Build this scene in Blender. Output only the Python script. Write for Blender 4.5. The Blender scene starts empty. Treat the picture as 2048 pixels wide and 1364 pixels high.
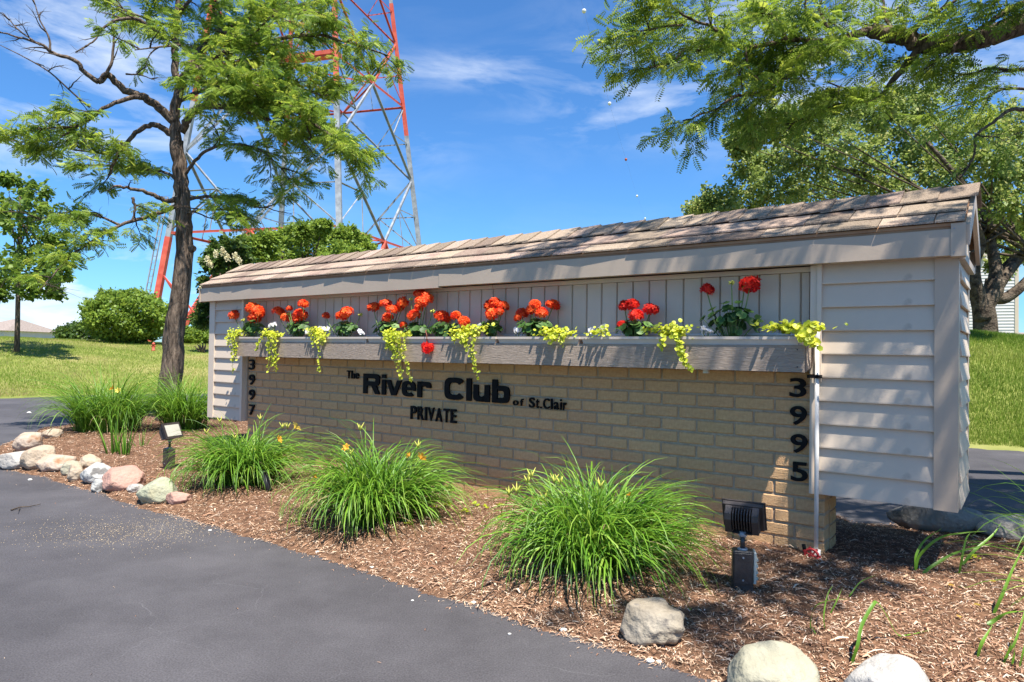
import bpy, bmesh, math, random
import numpy as np
from mathutils import Vector, Matrix, noise as mnoise
from mathutils.geometry import tessellate_polygon
S = bpy.context.scene
COL = S.collection
pi = math.pi

# ------------------------------------------------------------------ camera
CAMH = 1.02                       # eye height above the asphalt
FPX = 1382.75                     # focal length in pixels of the 2048 px wide photograph
PIT, ROL, YAW = math.radians(.9666), math.radians(-.934), math.radians(36.734)
cam = bpy.data.cameras.new('camera'); camo = bpy.data.objects.new('camera', cam); COL.objects.link(camo)
cam.lens = FPX / 2048 * 36; cam.sensor_width = 36; cam.clip_start = .05; cam.clip_end = 6000
_X = Vector((1, 0, 0)); _Z = Vector((0, -math.sin(PIT), math.cos(PIT))); _F = Vector((0, math.cos(PIT), math.sin(PIT)))
_R = _X * math.cos(ROL) - _Z * math.sin(ROL); _U = _X * math.sin(ROL) + _Z * math.cos(ROL)
camo.matrix_world = Matrix(((_R.x, _U.x, -_F.x, 0), (_R.y, _U.y, -_F.y, 0), (_R.z, _U.z, -_F.z, CAMH), (0, 0, 0, 1)))
S.camera = camo

def ray(px, py):
    d = _R * ((px - 1024) / FPX) + _U * ((682 - py) / FPX) + _F
    return d
def onz(px, py, z=0.0):
    d = ray(px, py); return Vector((0, 0, CAMH)) + d * ((z - CAMH) / d.z)
def at(px, py, Y):
    d = ray(px, py); return Vector((0, 0, CAMH)) + d * (Y / d.y)

# ------------------------------------------------------------------ sun, sky, exposure
SE1 = Vector((math.cos(YAW), -math.sin(YAW), 0)); SE2 = Vector((math.sin(YAW), math.cos(YAW), 0))
SUN = (SE1 * .38 - SE2 * .222 + Vector((0, 0, 1))).normalized()
sl = bpy.data.lights.new('sun', 'SUN'); so = bpy.data.objects.new('sun', sl); COL.objects.link(so)
sl.energy = 5.0; sl.angle = math.radians(.5); sl.color = (1, .95, .86)
so.rotation_euler = SUN.to_track_quat('Z', 'Y').to_euler(); so.location = (0, 0, 30)
W = bpy.data.worlds.new('World'); S.world = W; W.use_nodes = True
wn, wl = W.node_tree.nodes, W.node_tree.links
wn.clear()
def wnode(t, **k):
    n = wn.new(t)
    for a, b in k.items(): setattr(n, a, b)
    return n
sky = wnode('ShaderNodeTexSky', sky_type='NISHITA'); sky.sun_disc = False
sky.sun_elevation = math.asin(SUN.z); sky.sun_rotation = math.atan2(SUN.x, SUN.y)
sky.air_density = 1.0; sky.dust_density = .3; sky.ozone_density = 4.0
tint = wnode('ShaderNodeMix', data_type='RGBA', blend_type='MULTIPLY'); tint.inputs[0].default_value = 1
tint.inputs[7].default_value = (.55, .96, 1.32, 1)
wl.new(sky.outputs[0], tint.inputs[6])
tc = wnode('ShaderNodeTexCoord')
mp = wnode('ShaderNodeMapping'); mp.inputs['Scale'].default_value = (2.2, 2.2, 7.5); mp.inputs['Rotation'].default_value = (0, .12, 0)
wl.new(tc.outputs['Generated'], mp.inputs[0])
nz = wnode('ShaderNodeTexNoise'); nz.inputs['Scale'].default_value = 2.4; nz.inputs['Detail'].default_value = 8; nz.inputs['Roughness'].default_value = .58
nz.inputs['Distortion'].default_value = .5
wl.new(mp.outputs[0], nz.inputs['Vector'])
acc = None
# (px, py, horizontal reach, vertical reach, strength) of each bank of cloud
for px, py, sx, sz, k in [(30, 170, .36, .17, .62), (120, 60, .35, .08, .3), (930, 142, .11, .024, .5), (1340, 215, .22, .05, .38), (250, 590, .22, .055, 1.5),
                          (480, 570, .22, .07, .95), (1560, 110, .3, .09, .6), (120, 655, .34, .035, .75), (760, 300, .12, .05, .32), (1900, 150, .25, .12, .55), (2050, 640, .2, .08, .6)]:
    c = ray(px, py).normalized()
    sub = wnode('ShaderNodeVectorMath', operation='SUBTRACT'); wl.new(tc.outputs['Generated'], sub.inputs[0]); sub.inputs[1].default_value = c
    mul = wnode('ShaderNodeVectorMath', operation='MULTIPLY'); wl.new(sub.outputs[0], mul.inputs[0]); mul.inputs[1].default_value = (1 / sx, 1 / sx, 1 / sz)
    ln = wnode('ShaderNodeVectorMath', operation='LENGTH'); wl.new(mul.outputs[0], ln.inputs[0])
    mr = wnode('ShaderNodeMapRange', interpolation_type='SMOOTHSTEP'); wl.new(ln.outputs['Value'], mr.inputs[0])
    mr.inputs[1].default_value = 0; mr.inputs[2].default_value = 1.5; mr.inputs[3].default_value = k; mr.inputs[4].default_value = 0
    if acc is None: acc = mr
    else:
        ad = wnode('ShaderNodeMath', operation='ADD'); wl.new(acc.outputs[0], ad.inputs[0]); wl.new(mr.outputs[0], ad.inputs[1]); acc = ad
nr = wnode('ShaderNodeMapRange'); wl.new(nz.outputs[0], nr.inputs[0]); nr.inputs[1].default_value = .47; nr.inputs[2].default_value = .74
base = wnode('ShaderNodeMath', operation='ADD'); wl.new(acc.outputs[0], base.inputs[0]); base.inputs[1].default_value = .04
mm = wnode('ShaderNodeMath', operation='MULTIPLY', use_clamp=True); wl.new(nr.outputs[0], mm.inputs[0]); wl.new(base.outputs[0], mm.inputs[1])
cm = wnode('ShaderNodeMix', data_type='RGBA'); wl.new(mm.outputs[0], cm.inputs[0]); wl.new(tint.outputs[2], cm.inputs[6])
cm.inputs[7].default_value = (7.0, 7.6, 8.4, 1)
bg = wnode('ShaderNodeBackground'); bg.inputs[1].default_value = .070
wo = wnode('ShaderNodeOutputWorld')
wl.new(cm.outputs[2], bg.inputs[0]); wl.new(bg.outputs[0], wo.inputs[0])
S.view_settings.view_transform = 'Standard'; S.view_settings.look = 'None'; S.view_settings.gamma = 1
S.view_settings.use_curve_mapping = False; S.view_settings.exposure = 1.12
S.render.engine = 'CYCLES'
S.cycles.max_bounces = 8; S.cycles.transparent_max_bounces = 8

# ------------------------------------------------------------------ materials
MATS = {}
def mat(name, c1, c2=None, scale=8, rough=.7, bump=0, bscale=None, rnd=0, tone=None, trans=0, spec=.3, stretch=None, det=6, dark=None, coord='Object', dist=.01, metal=0):
    """noise-mixed base colour; rnd = per-object value variation; tone = colour ramp read from the mesh's tone attribute"""
    m = bpy.data.materials.new(name); m.use_nodes = True; n, l = m.node_tree.nodes, m.node_tree.links
    b = n['Principled BSDF']; out = n['Material Output']
    b.inputs['Roughness'].default_value = rough; b.inputs['Specular IOR Level'].default_value = spec; b.inputs['Metallic'].default_value = metal
    t = n.new('ShaderNodeTexCoord'); v = t.outputs[coord]
    if stretch:
        q = n.new('ShaderNodeMapping'); q.inputs['Scale'].default_value = stretch; l.new(v, q.inputs[0]); v = q.outputs[0]
    nt = n.new('ShaderNodeTexNoise'); nt.inputs['Scale'].default_value = scale; nt.inputs['Detail'].default_value = det; nt.inputs['Roughness'].default_value = .65
    l.new(v, nt.inputs['Vector'])
    if tone:
        a = n.new('ShaderNodeAttribute'); a.attribute_name = 'tone'
        r = n.new('ShaderNodeValToRGB'); el = r.color_ramp.elements
        while len(el) < len(tone): el.new(.5)
        for e, (p, c) in zip(el, tone): e.position = p; e.color = (*c, 1)
        l.new(a.outputs['Fac'], r.inputs[0]); col = r.outputs[0]
        if c2 is not None:
            mx = n.new('ShaderNodeMix'); mx.data_type = 'RGBA'; mx.blend_type = 'MULTIPLY'; mx.inputs[0].default_value = 1
            rr = n.new('ShaderNodeMapRange'); l.new(nt.outputs[0], rr.inputs[0]); rr.inputs[1].default_value = .3; rr.inputs[2].default_value = .7; rr.inputs[3].default_value = .75; rr.inputs[4].default_value = 1.2
            l.new(col, mx.inputs[6]); l.new(rr.outputs[0], mx.inputs[7]); col = mx.outputs[2]
    else:
        r = n.new('ShaderNodeValToRGB'); el = r.color_ramp.elements
        el[0].position = .36; el[1].position = .64; el[0].color = (*c1, 1); el[1].color = (*(c2 or c1), 1)
        l.new(nt.outputs[0], r.inputs[0]); col = r.outputs[0]
    if dark:      # (scale, lo, hi, colour): spots or stains with a shape of their own
        n2 = n.new('ShaderNodeTexNoise'); n2.inputs['Scale'].default_value = dark[0]; n2.inputs['Detail'].default_value = 5; l.new(v, n2.inputs['Vector'])
        r2 = n.new('ShaderNodeMapRange'); l.new(n2.outputs[0], r2.inputs[0]); r2.inputs[1].default_value = dark[1]; r2.inputs[2].default_value = dark[2]
        mx = n.new('ShaderNodeMix'); mx.data_type = 'RGBA'; l.new(r2.outputs[0], mx.inputs[0]); l.new(col, mx.inputs[6]); mx.inputs[7].default_value = (*dark[3], 1); col = mx.outputs[2]
    if rnd:
        oi = n.new('ShaderNodeObjectInfo'); hs = n.new('ShaderNodeHueSaturation')
        r3 = n.new('ShaderNodeMapRange'); l.new(oi.outputs['Random'], r3.inputs[0]); r3.inputs[3].default_value = 1 - rnd; r3.inputs[4].default_value = 1 + rnd
        l.new(r3.outputs[0], hs.inputs['Value']); l.new(col, hs.inputs['Color'])
        ml = n.new('ShaderNodeMath'); ml.operation = 'MULTIPLY'; ml.inputs[1].default_value = 7.31; l.new(oi.outputs['Random'], ml.inputs[0])
        fr = n.new('ShaderNodeMath'); fr.operation = 'FRACT'; l.new(ml.outputs[0], fr.inputs[0])
        r4 = n.new('ShaderNodeMapRange'); l.new(fr.outputs[0], r4.inputs[0]); r4.inputs[3].default_value = .5 - rnd * .04; r4.inputs[4].default_value = .5 + rnd * .04
        l.new(r4.outputs[0], hs.inputs['Hue']); col = hs.outputs[0]
    l.new(col, b.inputs['Base Color'])
    if bump:
        nb = n.new('ShaderNodeTexNoise'); nb.inputs['Scale'].default_value = bscale or scale * 4; nb.inputs['Detail'].default_value = 5; l.new(v, nb.inputs['Vector'])
        bp = n.new('ShaderNodeBump'); bp.inputs['Strength'].default_value = bump; bp.inputs['Distance'].default_value = dist
        l.new(nb.outputs[0], bp.inputs['Height']); l.new(bp.outputs[0], b.inputs['Normal'])
    if trans:
        tr = n.new('ShaderNodeBsdfTranslucent'); ms = n.new('ShaderNodeMixShader'); ms.inputs[0].default_value = trans
        hs = n.new('ShaderNodeHueSaturation'); hs.inputs['Value'].default_value = 1.5; hs.inputs['Hue'].default_value = .485; l.new(col, hs.inputs['Color'])
        l.new(hs.outputs[0], tr.inputs[0]); l.new(b.outputs[0], ms.inputs[1]); l.new(tr.outputs[0], ms.inputs[2]); l.new(ms.outputs[0], out.inputs[0])
    MATS[name] = m; return m

mat('asphalt', (.058, .054, .058), (.080, .075, .080), 1.1, .72, .35, 90, spec=.25, det=10, coord='Object', dist=.006)
def asphalt_detail():
    """sealed asphalt: stone grain, hairline cracks, paler scuffs"""
    m = MATS['asphalt']; n, l = m.node_tree.nodes, m.node_tree.links; b = n['Principled BSDF']; src = b.inputs['Base Color'].links[0].from_socket; tc_ = n.new('ShaderNodeTexCoord')
    nz_ = n.new('ShaderNodeTexNoise'); nz_.inputs['Scale'].default_value = 2.2; nz_.inputs['Detail'].default_value = 6; l.new(tc_.outputs['Object'], nz_.inputs['Vector'])
    mxv = n.new('ShaderNodeMix'); mxv.data_type = 'VECTOR'; mxv.inputs[0].default_value = .22; l.new(tc_.outputs['Object'], mxv.inputs[4]); l.new(nz_.outputs['Color'], mxv.inputs[5])
    vo = n.new('ShaderNodeTexVoronoi'); vo.feature = 'DISTANCE_TO_EDGE'; vo.inputs['Scale'].default_value = 2.6; l.new(mxv.outputs[1], vo.inputs['Vector'])
    cr = n.new('ShaderNodeMapRange'); l.new(vo.outputs['Distance'], cr.inputs[0]); cr.inputs[1].default_value = 0; cr.inputs[2].default_value = .006; cr.inputs[3].default_value = 1; cr.inputs[4].default_value = 0
    n3 = n.new('ShaderNodeTexNoise'); n3.inputs['Scale'].default_value = 1.3; l.new(tc_.outputs['Object'], n3.inputs['Vector']); g3 = n.new('ShaderNodeMapRange'); l.new(n3.outputs[0], g3.inputs[0]); g3.inputs[1].default_value = .5; g3.inputs[2].default_value = .66; g3.inputs[4].default_value = .5
    m1 = n.new('ShaderNodeMath'); m1.operation = 'MULTIPLY'; l.new(cr.outputs[0], m1.inputs[0]); l.new(g3.outputs[0], m1.inputs[1])
    x1 = n.new('ShaderNodeMix'); x1.data_type = 'RGBA'; l.new(m1.outputs[0], x1.inputs[0]); l.new(src, x1.inputs[6]); x1.inputs[7].default_value = (.15, .145, .15, 1)
    n4 = n.new('ShaderNodeTexNoise'); n4.inputs['Scale'].default_value = 170; n4.inputs['Detail'].default_value = 3; l.new(tc_.outputs['Object'], n4.inputs['Vector']); g4 = n.new('ShaderNodeMapRange'); l.new(n4.outputs[0], g4.inputs[0]); g4.inputs[1].default_value = .30; g4.inputs[2].default_value = .70; g4.inputs[3].default_value = .70; g4.inputs[4].default_value = 1.32
    n5 = n.new('ShaderNodeTexNoise'); n5.inputs['Scale'].default_value = .55; n5.inputs['Detail'].default_value = 7; n5.inputs['Roughness'].default_value = .7; l.new(tc_.outputs['Object'], n5.inputs['Vector']); g5 = n.new('ShaderNodeMapRange'); l.new(n5.outputs[0], g5.inputs[0]); g5.inputs[1].default_value = .35; g5.inputs[2].default_value = .65; g5.inputs[3].default_value = .86; g5.inputs[4].default_value = 1.14
    mu = n.new('ShaderNodeMath'); mu.operation = 'MULTIPLY'; l.new(g4.outputs[0], mu.inputs[0]); l.new(g5.outputs[0], mu.inputs[1])
    x2 = n.new('ShaderNodeMix'); x2.data_type = 'RGBA'; x2.blend_type = 'MULTIPLY'; x2.inputs[0].default_value = 1; l.new(x1.outputs[2], x2.inputs[6]); l.new(mu.outputs[0], x2.inputs[7]); l.new(x2.outputs[2], b.inputs['Base Color'])
asphalt_detail()
mat('mulch_soil', (.07, .04, .026), (.20, .11, .065), 30, .95, .9, 60, spec=.1)
mat('mulch_chips', None, None, rough=.9, spec=.12, tone=[(0, (.05, .027, .018)), (.16, (.15, .07, .042)), (.38, (.29, .15, .09)), (.6, (.43, .26, .165)), (.8, (.57, .41, .28)), (.93, (.62, .52, .42)), (1, (.38, .14, .07))])
mat('lawn', (.13, .16, .035), (.22, .235, .065), 1.4, .9, .8, 60, spec=.1, stretch=(1, 1, 1), dark=(.35, .50, .64, (.26, .24, .09)))
mat('grass_blades', None, None, rough=.6, trans=.35, spec=.2, tone=[(0, (.07, .14, .015)), (.5, (.15, .24, .025)), (.8, (.24, .30, .05)), (1, (.42, .35, .15))])
mat('vinyl', (.57, .465, .36), (.605, .495, .385), 5, .55, .05, 200, rnd=.025, spec=.3, dark=(11, .66, .80, (.34, .28, .22)))
mat('trim_metal', (.44, .345, .26), (.475, .375, .285), 3, .5, .05, 60, rnd=.03, spec=.35)
mat('light_trim', (.62, .51, .40), (.65, .535, .425), 4, .5, spec=.35)
mat('planter_wood', (.31, .24, .19), (.42, .335, .27), 9, .85, .8, 16, stretch=(1.5, 1.5, 26), spec=.15, dark=(4, .62, .8, (.2, .165, .14)))
mat('liner_plastic', (.56, .46, .38), (.61, .51, .43), 6, .55, spec=.3)
mat('brick', (.50, .295, .145), (.60, .38, .20), 55, .93, 1.0, 150, rnd=.075, spec=.12, dist=.004, dark=(9, .60, .8, (.27, .17, .10)))
mat('mortar', (.38, .28, .19), (.48, .37, .265), 40, .95, .8, 160, spec=.1)
mat('shingle', (.18, .13, .10), (.46, .355, .275), 210, .95, .7, 260, rnd=.32, spec=.08, det=3, dark=(5, .55, .8, (.16, .10, .085)))
mat('cedar_strip', (.30, .165, .095), (.40, .24, .14), 5, .7, .2, 40, spec=.2)
mat('letter_black', (.004, .004, .005), (.008, .008, .009), 20, .6, spec=.12)
mat('lamp_bronze', (.030, .025, .024), (.055, .045, .042), 18, .42, .15, 120, spec=.45)
mat('lamp_glass', (.42, .40, .34), (.50, .48, .40), 8, .25, spec=.5)
mat('grey_metal', (.22, .23, .25), (.32, .33, .35), 20, .4, .1, 90, spec=.5)
mat('cover_plastic', (.45, .47, .40), (.55, .57, .5), 20, .4, spec=.5)
mat('pvc_pipe', (.56, .53, .49), (.66, .63, .59), 10, .45, spec=.4)
mat('red_valve', (.28, .015, .02), (.42, .03, .03), 20, .5, spec=.4)
mat('bark', (.05, .036, .028), (.22, .165, .125), 30, .95, 1.0, 38, stretch=(1, 1, .16), spec=.1, dist=.04)
mat('twig', (.035, .026, .02), (.11, .085, .065), 20, .9, .4, 60, spec=.1)
mat('crab_bark', (.035, .026, .02), (.16, .125, .09), 9, .95, 1.0, 30, spec=.1, dist=.03)
G = lambda *a: [(i / (len(a) - 1), c) for i, c in enumerate(a)]
mat('locust_leaf', None, None, rough=.5, trans=.45, spec=.3, tone=G((.055, .11, .016), (.13, .22, .025), (.22, .32, .038), (.36, .43, .065)))
mat('crab_leaf', None, None, rough=.5, trans=.4, spec=.35, tone=G((.06, .11, .025), (.14, .21, .045), (.24, .31, .075), (.38, .38, .13)))
mat('maple_leaf', None, None, rough=.5, trans=.45, spec=.3, tone=G((.05, .10, .022), (.11, .19, .03), (.21, .30, .04)))
mat('bush_leaf', None, None, rough=.5, trans=.4, spec=.3, tone=G((.08, .14, .02), (.16, .25, .035), (.27, .37, .055)))
mat('dark_leaf', None, None, rough=.5, trans=.35, spec=.3, tone=G((.03, .06, .015), (.06, .115, .02), (.12, .18, .03)))
mat('cream_bloom', (.62, .56, .34), (.72, .68, .46), 20, .8, trans=.3)
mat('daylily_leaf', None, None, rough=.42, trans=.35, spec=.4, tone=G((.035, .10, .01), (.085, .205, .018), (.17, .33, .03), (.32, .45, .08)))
mat('dry_leaf', (.36, .27, .15), (.46, .36, .2), 20, .8, trans=.3)
mat('daylily_flower', (.85, .34, .03), (.90, .52, .06), 12, .6, trans=.35)
mat('daylily_yellow', (.85, .62, .08), (.90, .72, .15), 12, .6, trans=.35)
mat('bud', (.42, .48, .08), (.62, .56, .12), 30, .6, trans=.2)
mat('geranium_red', None, None, rough=.55, trans=.3, spec=.25, tone=G((.52, .012, .008), (.80, .03, .012), (.88, .08, .02)))
mat('geranium_orange', None, None, rough=.55, trans=.3, spec=.25, tone=G((.62, .035, .008), (.88, .10, .016), (.92, .24, .045)))
mat('geranium_leaf', None, None, rough=.5, trans=.2, spec=.35, tone=G((.03, .075, .015), (.07, .15, .03), (.15, .27, .06)))
mat('stem_green', (.10, .17, .04), (.2, .28, .08), 30, .6)
mat('seed_brown', (.16, .05, .03), (.26, .10, .06), 40, .8)
mat('jenny_leaf', None, None, rough=.45, trans=.35, spec=.35, tone=G((.24, .32, .02), (.50, .56, .04), (.72, .72, .09)))
mat('white_petal', (.78, .76, .78), (.86, .85, .86), 10, .6, trans=.25)
mat('potting_soil', (.03, .02, .015), (.07, .05, .035), 60, .95, .8, 90)
mat('tower_red', (.44, .06, .04), (.54, .11, .07), 3, .6, spec=.3)
mat('tower_grey', (.16, .175, .20), (.31, .33, .36), 2.2, .5, spec=.4)
mat('wire', (.12, .12, .13), None, 1, .5)
mat('ball_white', (.6, .62, .62), None, 1, .5)
mat('ball_red', (.3, .07, .04), None, 1, .5)
mat('house_siding', (.60, .57, .56), (.66, .63, .62), 1, .6, spec=.25)
mat('far_roof', (.20, .16, .14), (.30, .25, .22), 6, .9, .4, 30)
mat('grey_roof', (.16, .15, .145), (.24, .22, .21), 6, .9, .4, 30)
mat('window_glass', (.05, .06, .08), None, 1, .15, spec=.6)
mat('pebble', (.6, .57, .52), (.72, .69, .64), 60, .8)
mat('sand_grit', None, None, rough=.9, spec=.1, tone=G((.24, .18, .11), (.38, .29, .18), (.5, .42, .3)))
mat('black_plastic', (.02, .02, .023), (.035, .035, .04), 14, .5)
mat('litter', (.24, .10, .03), (.5, .36, .05), 3, .8, trans=.3, rnd=.3)

def rockmat(name, a, b, sp=None, sc=5):
    return mat(name, a, b, sc, .88, .9, 26, spec=.15, dist=.02, dark=sp, det=10)
rockmat('rock_grey', (.20, .165, .12), (.36, .31, .24), (22, .58, .68, (.16, .14, .12)))
rockmat('rock_olive', (.27, .25, .18), (.37, .345, .26), (9, .62, .75, (.22, .19, .12)))
rockmat('rock_white', (.34, .315, .285), (.44, .42, .385), (45, .60, .68, (.32, .30, .28)))
rockmat('rock_pink', (.36, .20, .155), (.46, .28, .22), (7, .60, .75, (.30, .20, .17)))
rockmat('rock_green', (.27, .285, .20), (.38, .37, .26), (5, .60, .8, (.42, .36, .2)))
rockmat('rock_tan', (.33, .25, .175), (.44, .355, .265), (8, .60, .75, (.34, .25, .16)))
rockmat('rock_speckled', (.36, .35, .32), (.45, .44, .41), (11, .52, .60, (.16, .15, .14)))
rockmat('rock_rust', (.34, .25, .18), (.46, .38, .31), (8, .52, .66, (.28, .15, .08)))
rockmat('rock_dark', (.16, .15, .14), (.25, .235, .22), (14, .62, .75, (.3, .27, .24)))
rockmat('rock_pale', (.32, .29, .255), (.42, .39, .355), (20, .62, .75, (.28, .26, .24)))

# ------------------------------------------------------------------ mesh helpers
def tag(o, label=None, cat=None, group=None, kind=None):
    for k, v in (('label', label), ('category', cat), ('group', group), ('kind', kind)):
        if v: o[k] = v
    return o
def link(name, me, m=None, parent=None, loc=None, rot=None):
    o = bpy.data.objects.new(name, me); COL.objects.link(o)
    if m is not None and me is not None:
        for q in (m if isinstance(m, (list, tuple)) else [m]):
            if len(me.materials) < (len(m) if isinstance(m, (list, tuple)) else 1): me.materials.append(MATS[q])
    if parent: o.parent = parent
    if loc is not None: o.location = loc
    if rot is not None: o.rotation_euler = rot
    return o
def empty(name, loc=(0, 0, 0), rz=0, **k):
    o = bpy.data.objects.new(name, None); COL.objects.link(o); o.location = loc; o.rotation_euler = (0, 0, rz); o.empty_display_size = .2
    return tag(o, **k)
def npmesh(name, V, Fc, tone=None, smooth=False):
    """V (n,3); Fc (m,k) constant-size faces; tone per vertex"""
    me = bpy.data.meshes.new(name); V = np.asarray(V, np.float32); Fc = np.asarray(Fc, np.int32); k = Fc.shape[1]
    me.vertices.add(len(V)); me.vertices.foreach_set('co', V.ravel())
    me.loops.add(Fc.size); me.loops.foreach_set('vertex_index', Fc.ravel())
    me.polygons.add(len(Fc)); me.polygons.foreach_set('loop_start', np.arange(0, Fc.size, k, dtype=np.int32)); me.polygons.foreach_set('loop_total', np.full(len(Fc), k, np.int32))
    if smooth: me.polygons.foreach_set('use_smooth', np.ones(len(Fc), bool))
    me.update(calc_edges=True)
    if tone is not None:
        a = me.attributes.new('tone', 'FLOAT', 'POINT'); a.data.foreach_set('value', np.asarray(tone, np.float32))
    return me
class MB:
    def __init__(s): s.v = []; s.f = []; s.sm = []
    def add(s, vs, fs, smooth=False):
        b = len(s.v); s.v += [tuple(v) for v in vs]; s.f += [tuple(i + b for i in f) for f in fs]; s.sm += [smooth] * len(fs); return s
    def box(s, x0, x1, y0, y1, z0, z1):
        return s.add([(x0, y0, z0), (x1, y0, z0), (x1, y1, z0), (x0, y1, z0), (x0, y0, z1), (x1, y0, z1), (x1, y1, z1), (x0, y1, z1)],
                     [(0, 3, 2, 1), (4, 5, 6, 7), (0, 1, 5, 4), (1, 2, 6, 5), (2, 3, 7, 6), (3, 0, 4, 7)])
    def tube(s, pts, rads, n=7, cap=True):
        pts = [Vector(p) for p in pts]; N = len(pts); rads = rads if hasattr(rads, '__len__') else [rads] * N
        vs = []; prev = None
        for i, p in enumerate(pts):
            t = (pts[min(i + 1, N - 1)] - pts[max(i - 1, 0)])
            t = t.normalized() if t.length > 1e-9 else Vector((0, 0, 1))
            if prev is None:
                a = Vector((0, 0, 1)) if abs(t.z) < .9 else Vector((1, 0, 0)); u = t.cross(a).normalized()
            else:
                u = (prev - t * prev.dot(t)); u = u.normalized() if u.length > 1e-6 else t.orthogonal().normalized()
            prev = u; w = t.cross(u)
            for k in range(n):
                an = 2 * pi * k / n; vs.append(p + (u * math.cos(an) + w * math.sin(an)) * rads[i])
        fs = [(i * n + k, i * n + (k + 1) % n, (i + 1) * n + (k + 1) % n, (i + 1) * n + k) for i in range(N - 1) for k in range(n)]
        s.add(vs, fs, True)
        if cap: b = len(s.v) - N * n; s.f += [tuple(b + k for k in range(n))[::-1], tuple(b + (N - 1) * n + k for k in range(n))]; s.sm += [False, False]
        return s
    def prism(s, poly, axis, a, b):
        """extrude a 2D polygon (list) along axis 'x','y','z' from a to b; polygon given in the remaining two axes in order"""
        def P(p, w): return {'x': (w, p[0], p[1]), 'y': (p[0], w, p[1]), 'z': (p[0], p[1], w)}[axis]
        n = len(poly); vs = [P(p, a) for p in poly] + [P(p, b) for p in poly]
        return s.add(vs, [tuple(range(n))[::-1], tuple(range(n, 2 * n))] + [(i, (i + 1) % n, n + (i + 1) % n, n + i) for i in range(n)])
    def beam(s, p, q, w, h=None):
        p, q = Vector(p), Vector(q); h = h or w; t = (q - p).normalized()
        a = Vector((0, 0, 1)) if abs(t.z) < .95 else Vector((1, 0, 0)); u = t.cross(a).normalized() * w / 2; v = t.cross(u).normalized() * h / 2
        return s.add([p - u - v, p + u - v, p + u + v, p - u + v, q - u - v, q + u - v, q + u + v, q - u + v],
                     [(0, 3, 2, 1), (4, 5, 6, 7), (0, 1, 5, 4), (1, 2, 6, 5), (2, 3, 7, 6), (3, 0, 4, 7)])
    def mesh(s, name):
        me = bpy.data.meshes.new(name); me.from_pydata(s.v, [], s.f)
        me.polygons.foreach_set('use_smooth', s.sm); me.update()
        bm = bmesh.new(); bm.from_mesh(me); bmesh.ops.recalc_face_normals(bm, faces=bm.faces); bm.to_mesh(me); bm.free()
        return me
    def obj(s, name, m, parent=None, loc=None, rot=None):
        return link(name, s.mesh(name), m, parent, loc, rot)
def catmull(pts, n=6):
    pts = [Vector(p) for p in pts]; P = [pts[0] * 2 - pts[1]] + pts + [pts[-1] * 2 - pts[-2]]; out = []
    for i in range(1, len(P) - 2):
        for k in range(n):
            t = k / n; a, b, c, d = P[i - 1], P[i], P[i + 1], P[i + 2]
            out.append(.5 * ((2 * b) + (c - a) * t + (2 * a - 5 * b + 4 * c - d) * t * t + (3 * b - a - 3 * c + d) * t ** 3))
    out.append(pts[-1]); return out
def rand_dirs(rs, n):
    v = rs.normal(size=(n, 3)); return v / np.linalg.norm(v, axis=1, keepdims=True)
def norm(v): return v / np.maximum(np.linalg.norm(v, axis=-1, keepdims=True), 1e-9)
def scatter(T, Fc, pos, xdir, up, scale):
    """copies of template T (k,3), faces Fc, with x along xdir and z near up"""
    x = norm(xdir); y = norm(np.cross(up, x)); z = np.cross(x, y)
    V = pos[:, None, :] + scale[:, None, None] * (T[None, :, 0:1] * x[:, None] + T[None, :, 1:2] * y[:, None] + T[None, :, 2:3] * z[:, None])
    n, k = len(pos), len(T); F2 = (Fc[None] + (np.arange(n) * k)[:, None, None]).reshape(-1, Fc.shape[1])
    return V.reshape(-1, 3), F2
# ------------------------------------------------------------------ setting: ground
HS = Vector((1.931, 3.0, 0))                    # right front corner of the sign on the ground
BASEZ = .075
def sgn(x, y, z=0): return HS + SE1 * x + SE2 * y + Vector((0, 0, z))
edge_near = [onz(*p) for p in [(0, 936), (100, 955), (200, 985), (300, 1018), (400, 1045), (520, 1075), (640, 1110), (740, 1142), (860, 1180), (960, 1215), (1060, 1247), (1180, 1283), (1290, 1313), (1380, 1342), (1460, 1366)]]
BED = [(p.x, p.y) for p in edge_near]
BED += [(.88, 1.98), (1.15, 1.6), (1.8, 1.15), (2.7, 1.0), (3.6, 1.5), (4.1, 2.6)]
BED += [(3.72, 3.35), (3.28, 3.86)] + [(p.x, p.y) for p in [onz(1940, 1058), onz(1800, 1053), onz(1700, 1051)]]
for x, y in [(-.7, 1.25), (-2.5, 1.3), (-4.5, 1.4), (-6.5, 1.7), (-8.4, 2.1), (-9.6, 2.0), (-10.2, 1.3)]:
    p = sgn(x, y); BED.append((p.x, p.y))
BED += [(p.x, p.y) for p in [onz(90, 858), onz(45, 876), onz(12, 890), onz(-20, 912)]]
BED = np.array(BED)
def bed_dist(X, Y):
    """signed distance inside the planting bed (positive inside)"""
    P = np.stack([X, Y], -1); d = np.full(X.shape, 1e9); inside = np.zeros(X.shape, bool); n = len(BED)
    for i in range(n):
        a, b = BED[i], BED[(i + 1) % n]; ab = b - a; t = np.clip(((P - a) @ ab) / (ab @ ab), 0, 1)
        d = np.minimum(d, np.linalg.norm(P - (a + t[..., None] * ab), axis=-1))
        c = ((a[1] > Y) != (b[1] > Y)); xi = a[0] + (Y - a[1]) / (b[1] - a[1] + 1e-12) * ab[0]; inside ^= c & (X < xi)
    return np.where(inside, d, -d)
def wob(X, Y, f=1., s=0): return (np.sin(X * 2.3 * f + s + 1.7 * np.sin(Y * 1.9 * f + s)) + np.sin(Y * 2.9 * f - s + 1.3 * np.sin(X * 3.1 * f)) + .6 * np.sin((X + Y) * 6.1 * f + s)) / 2.6
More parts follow.
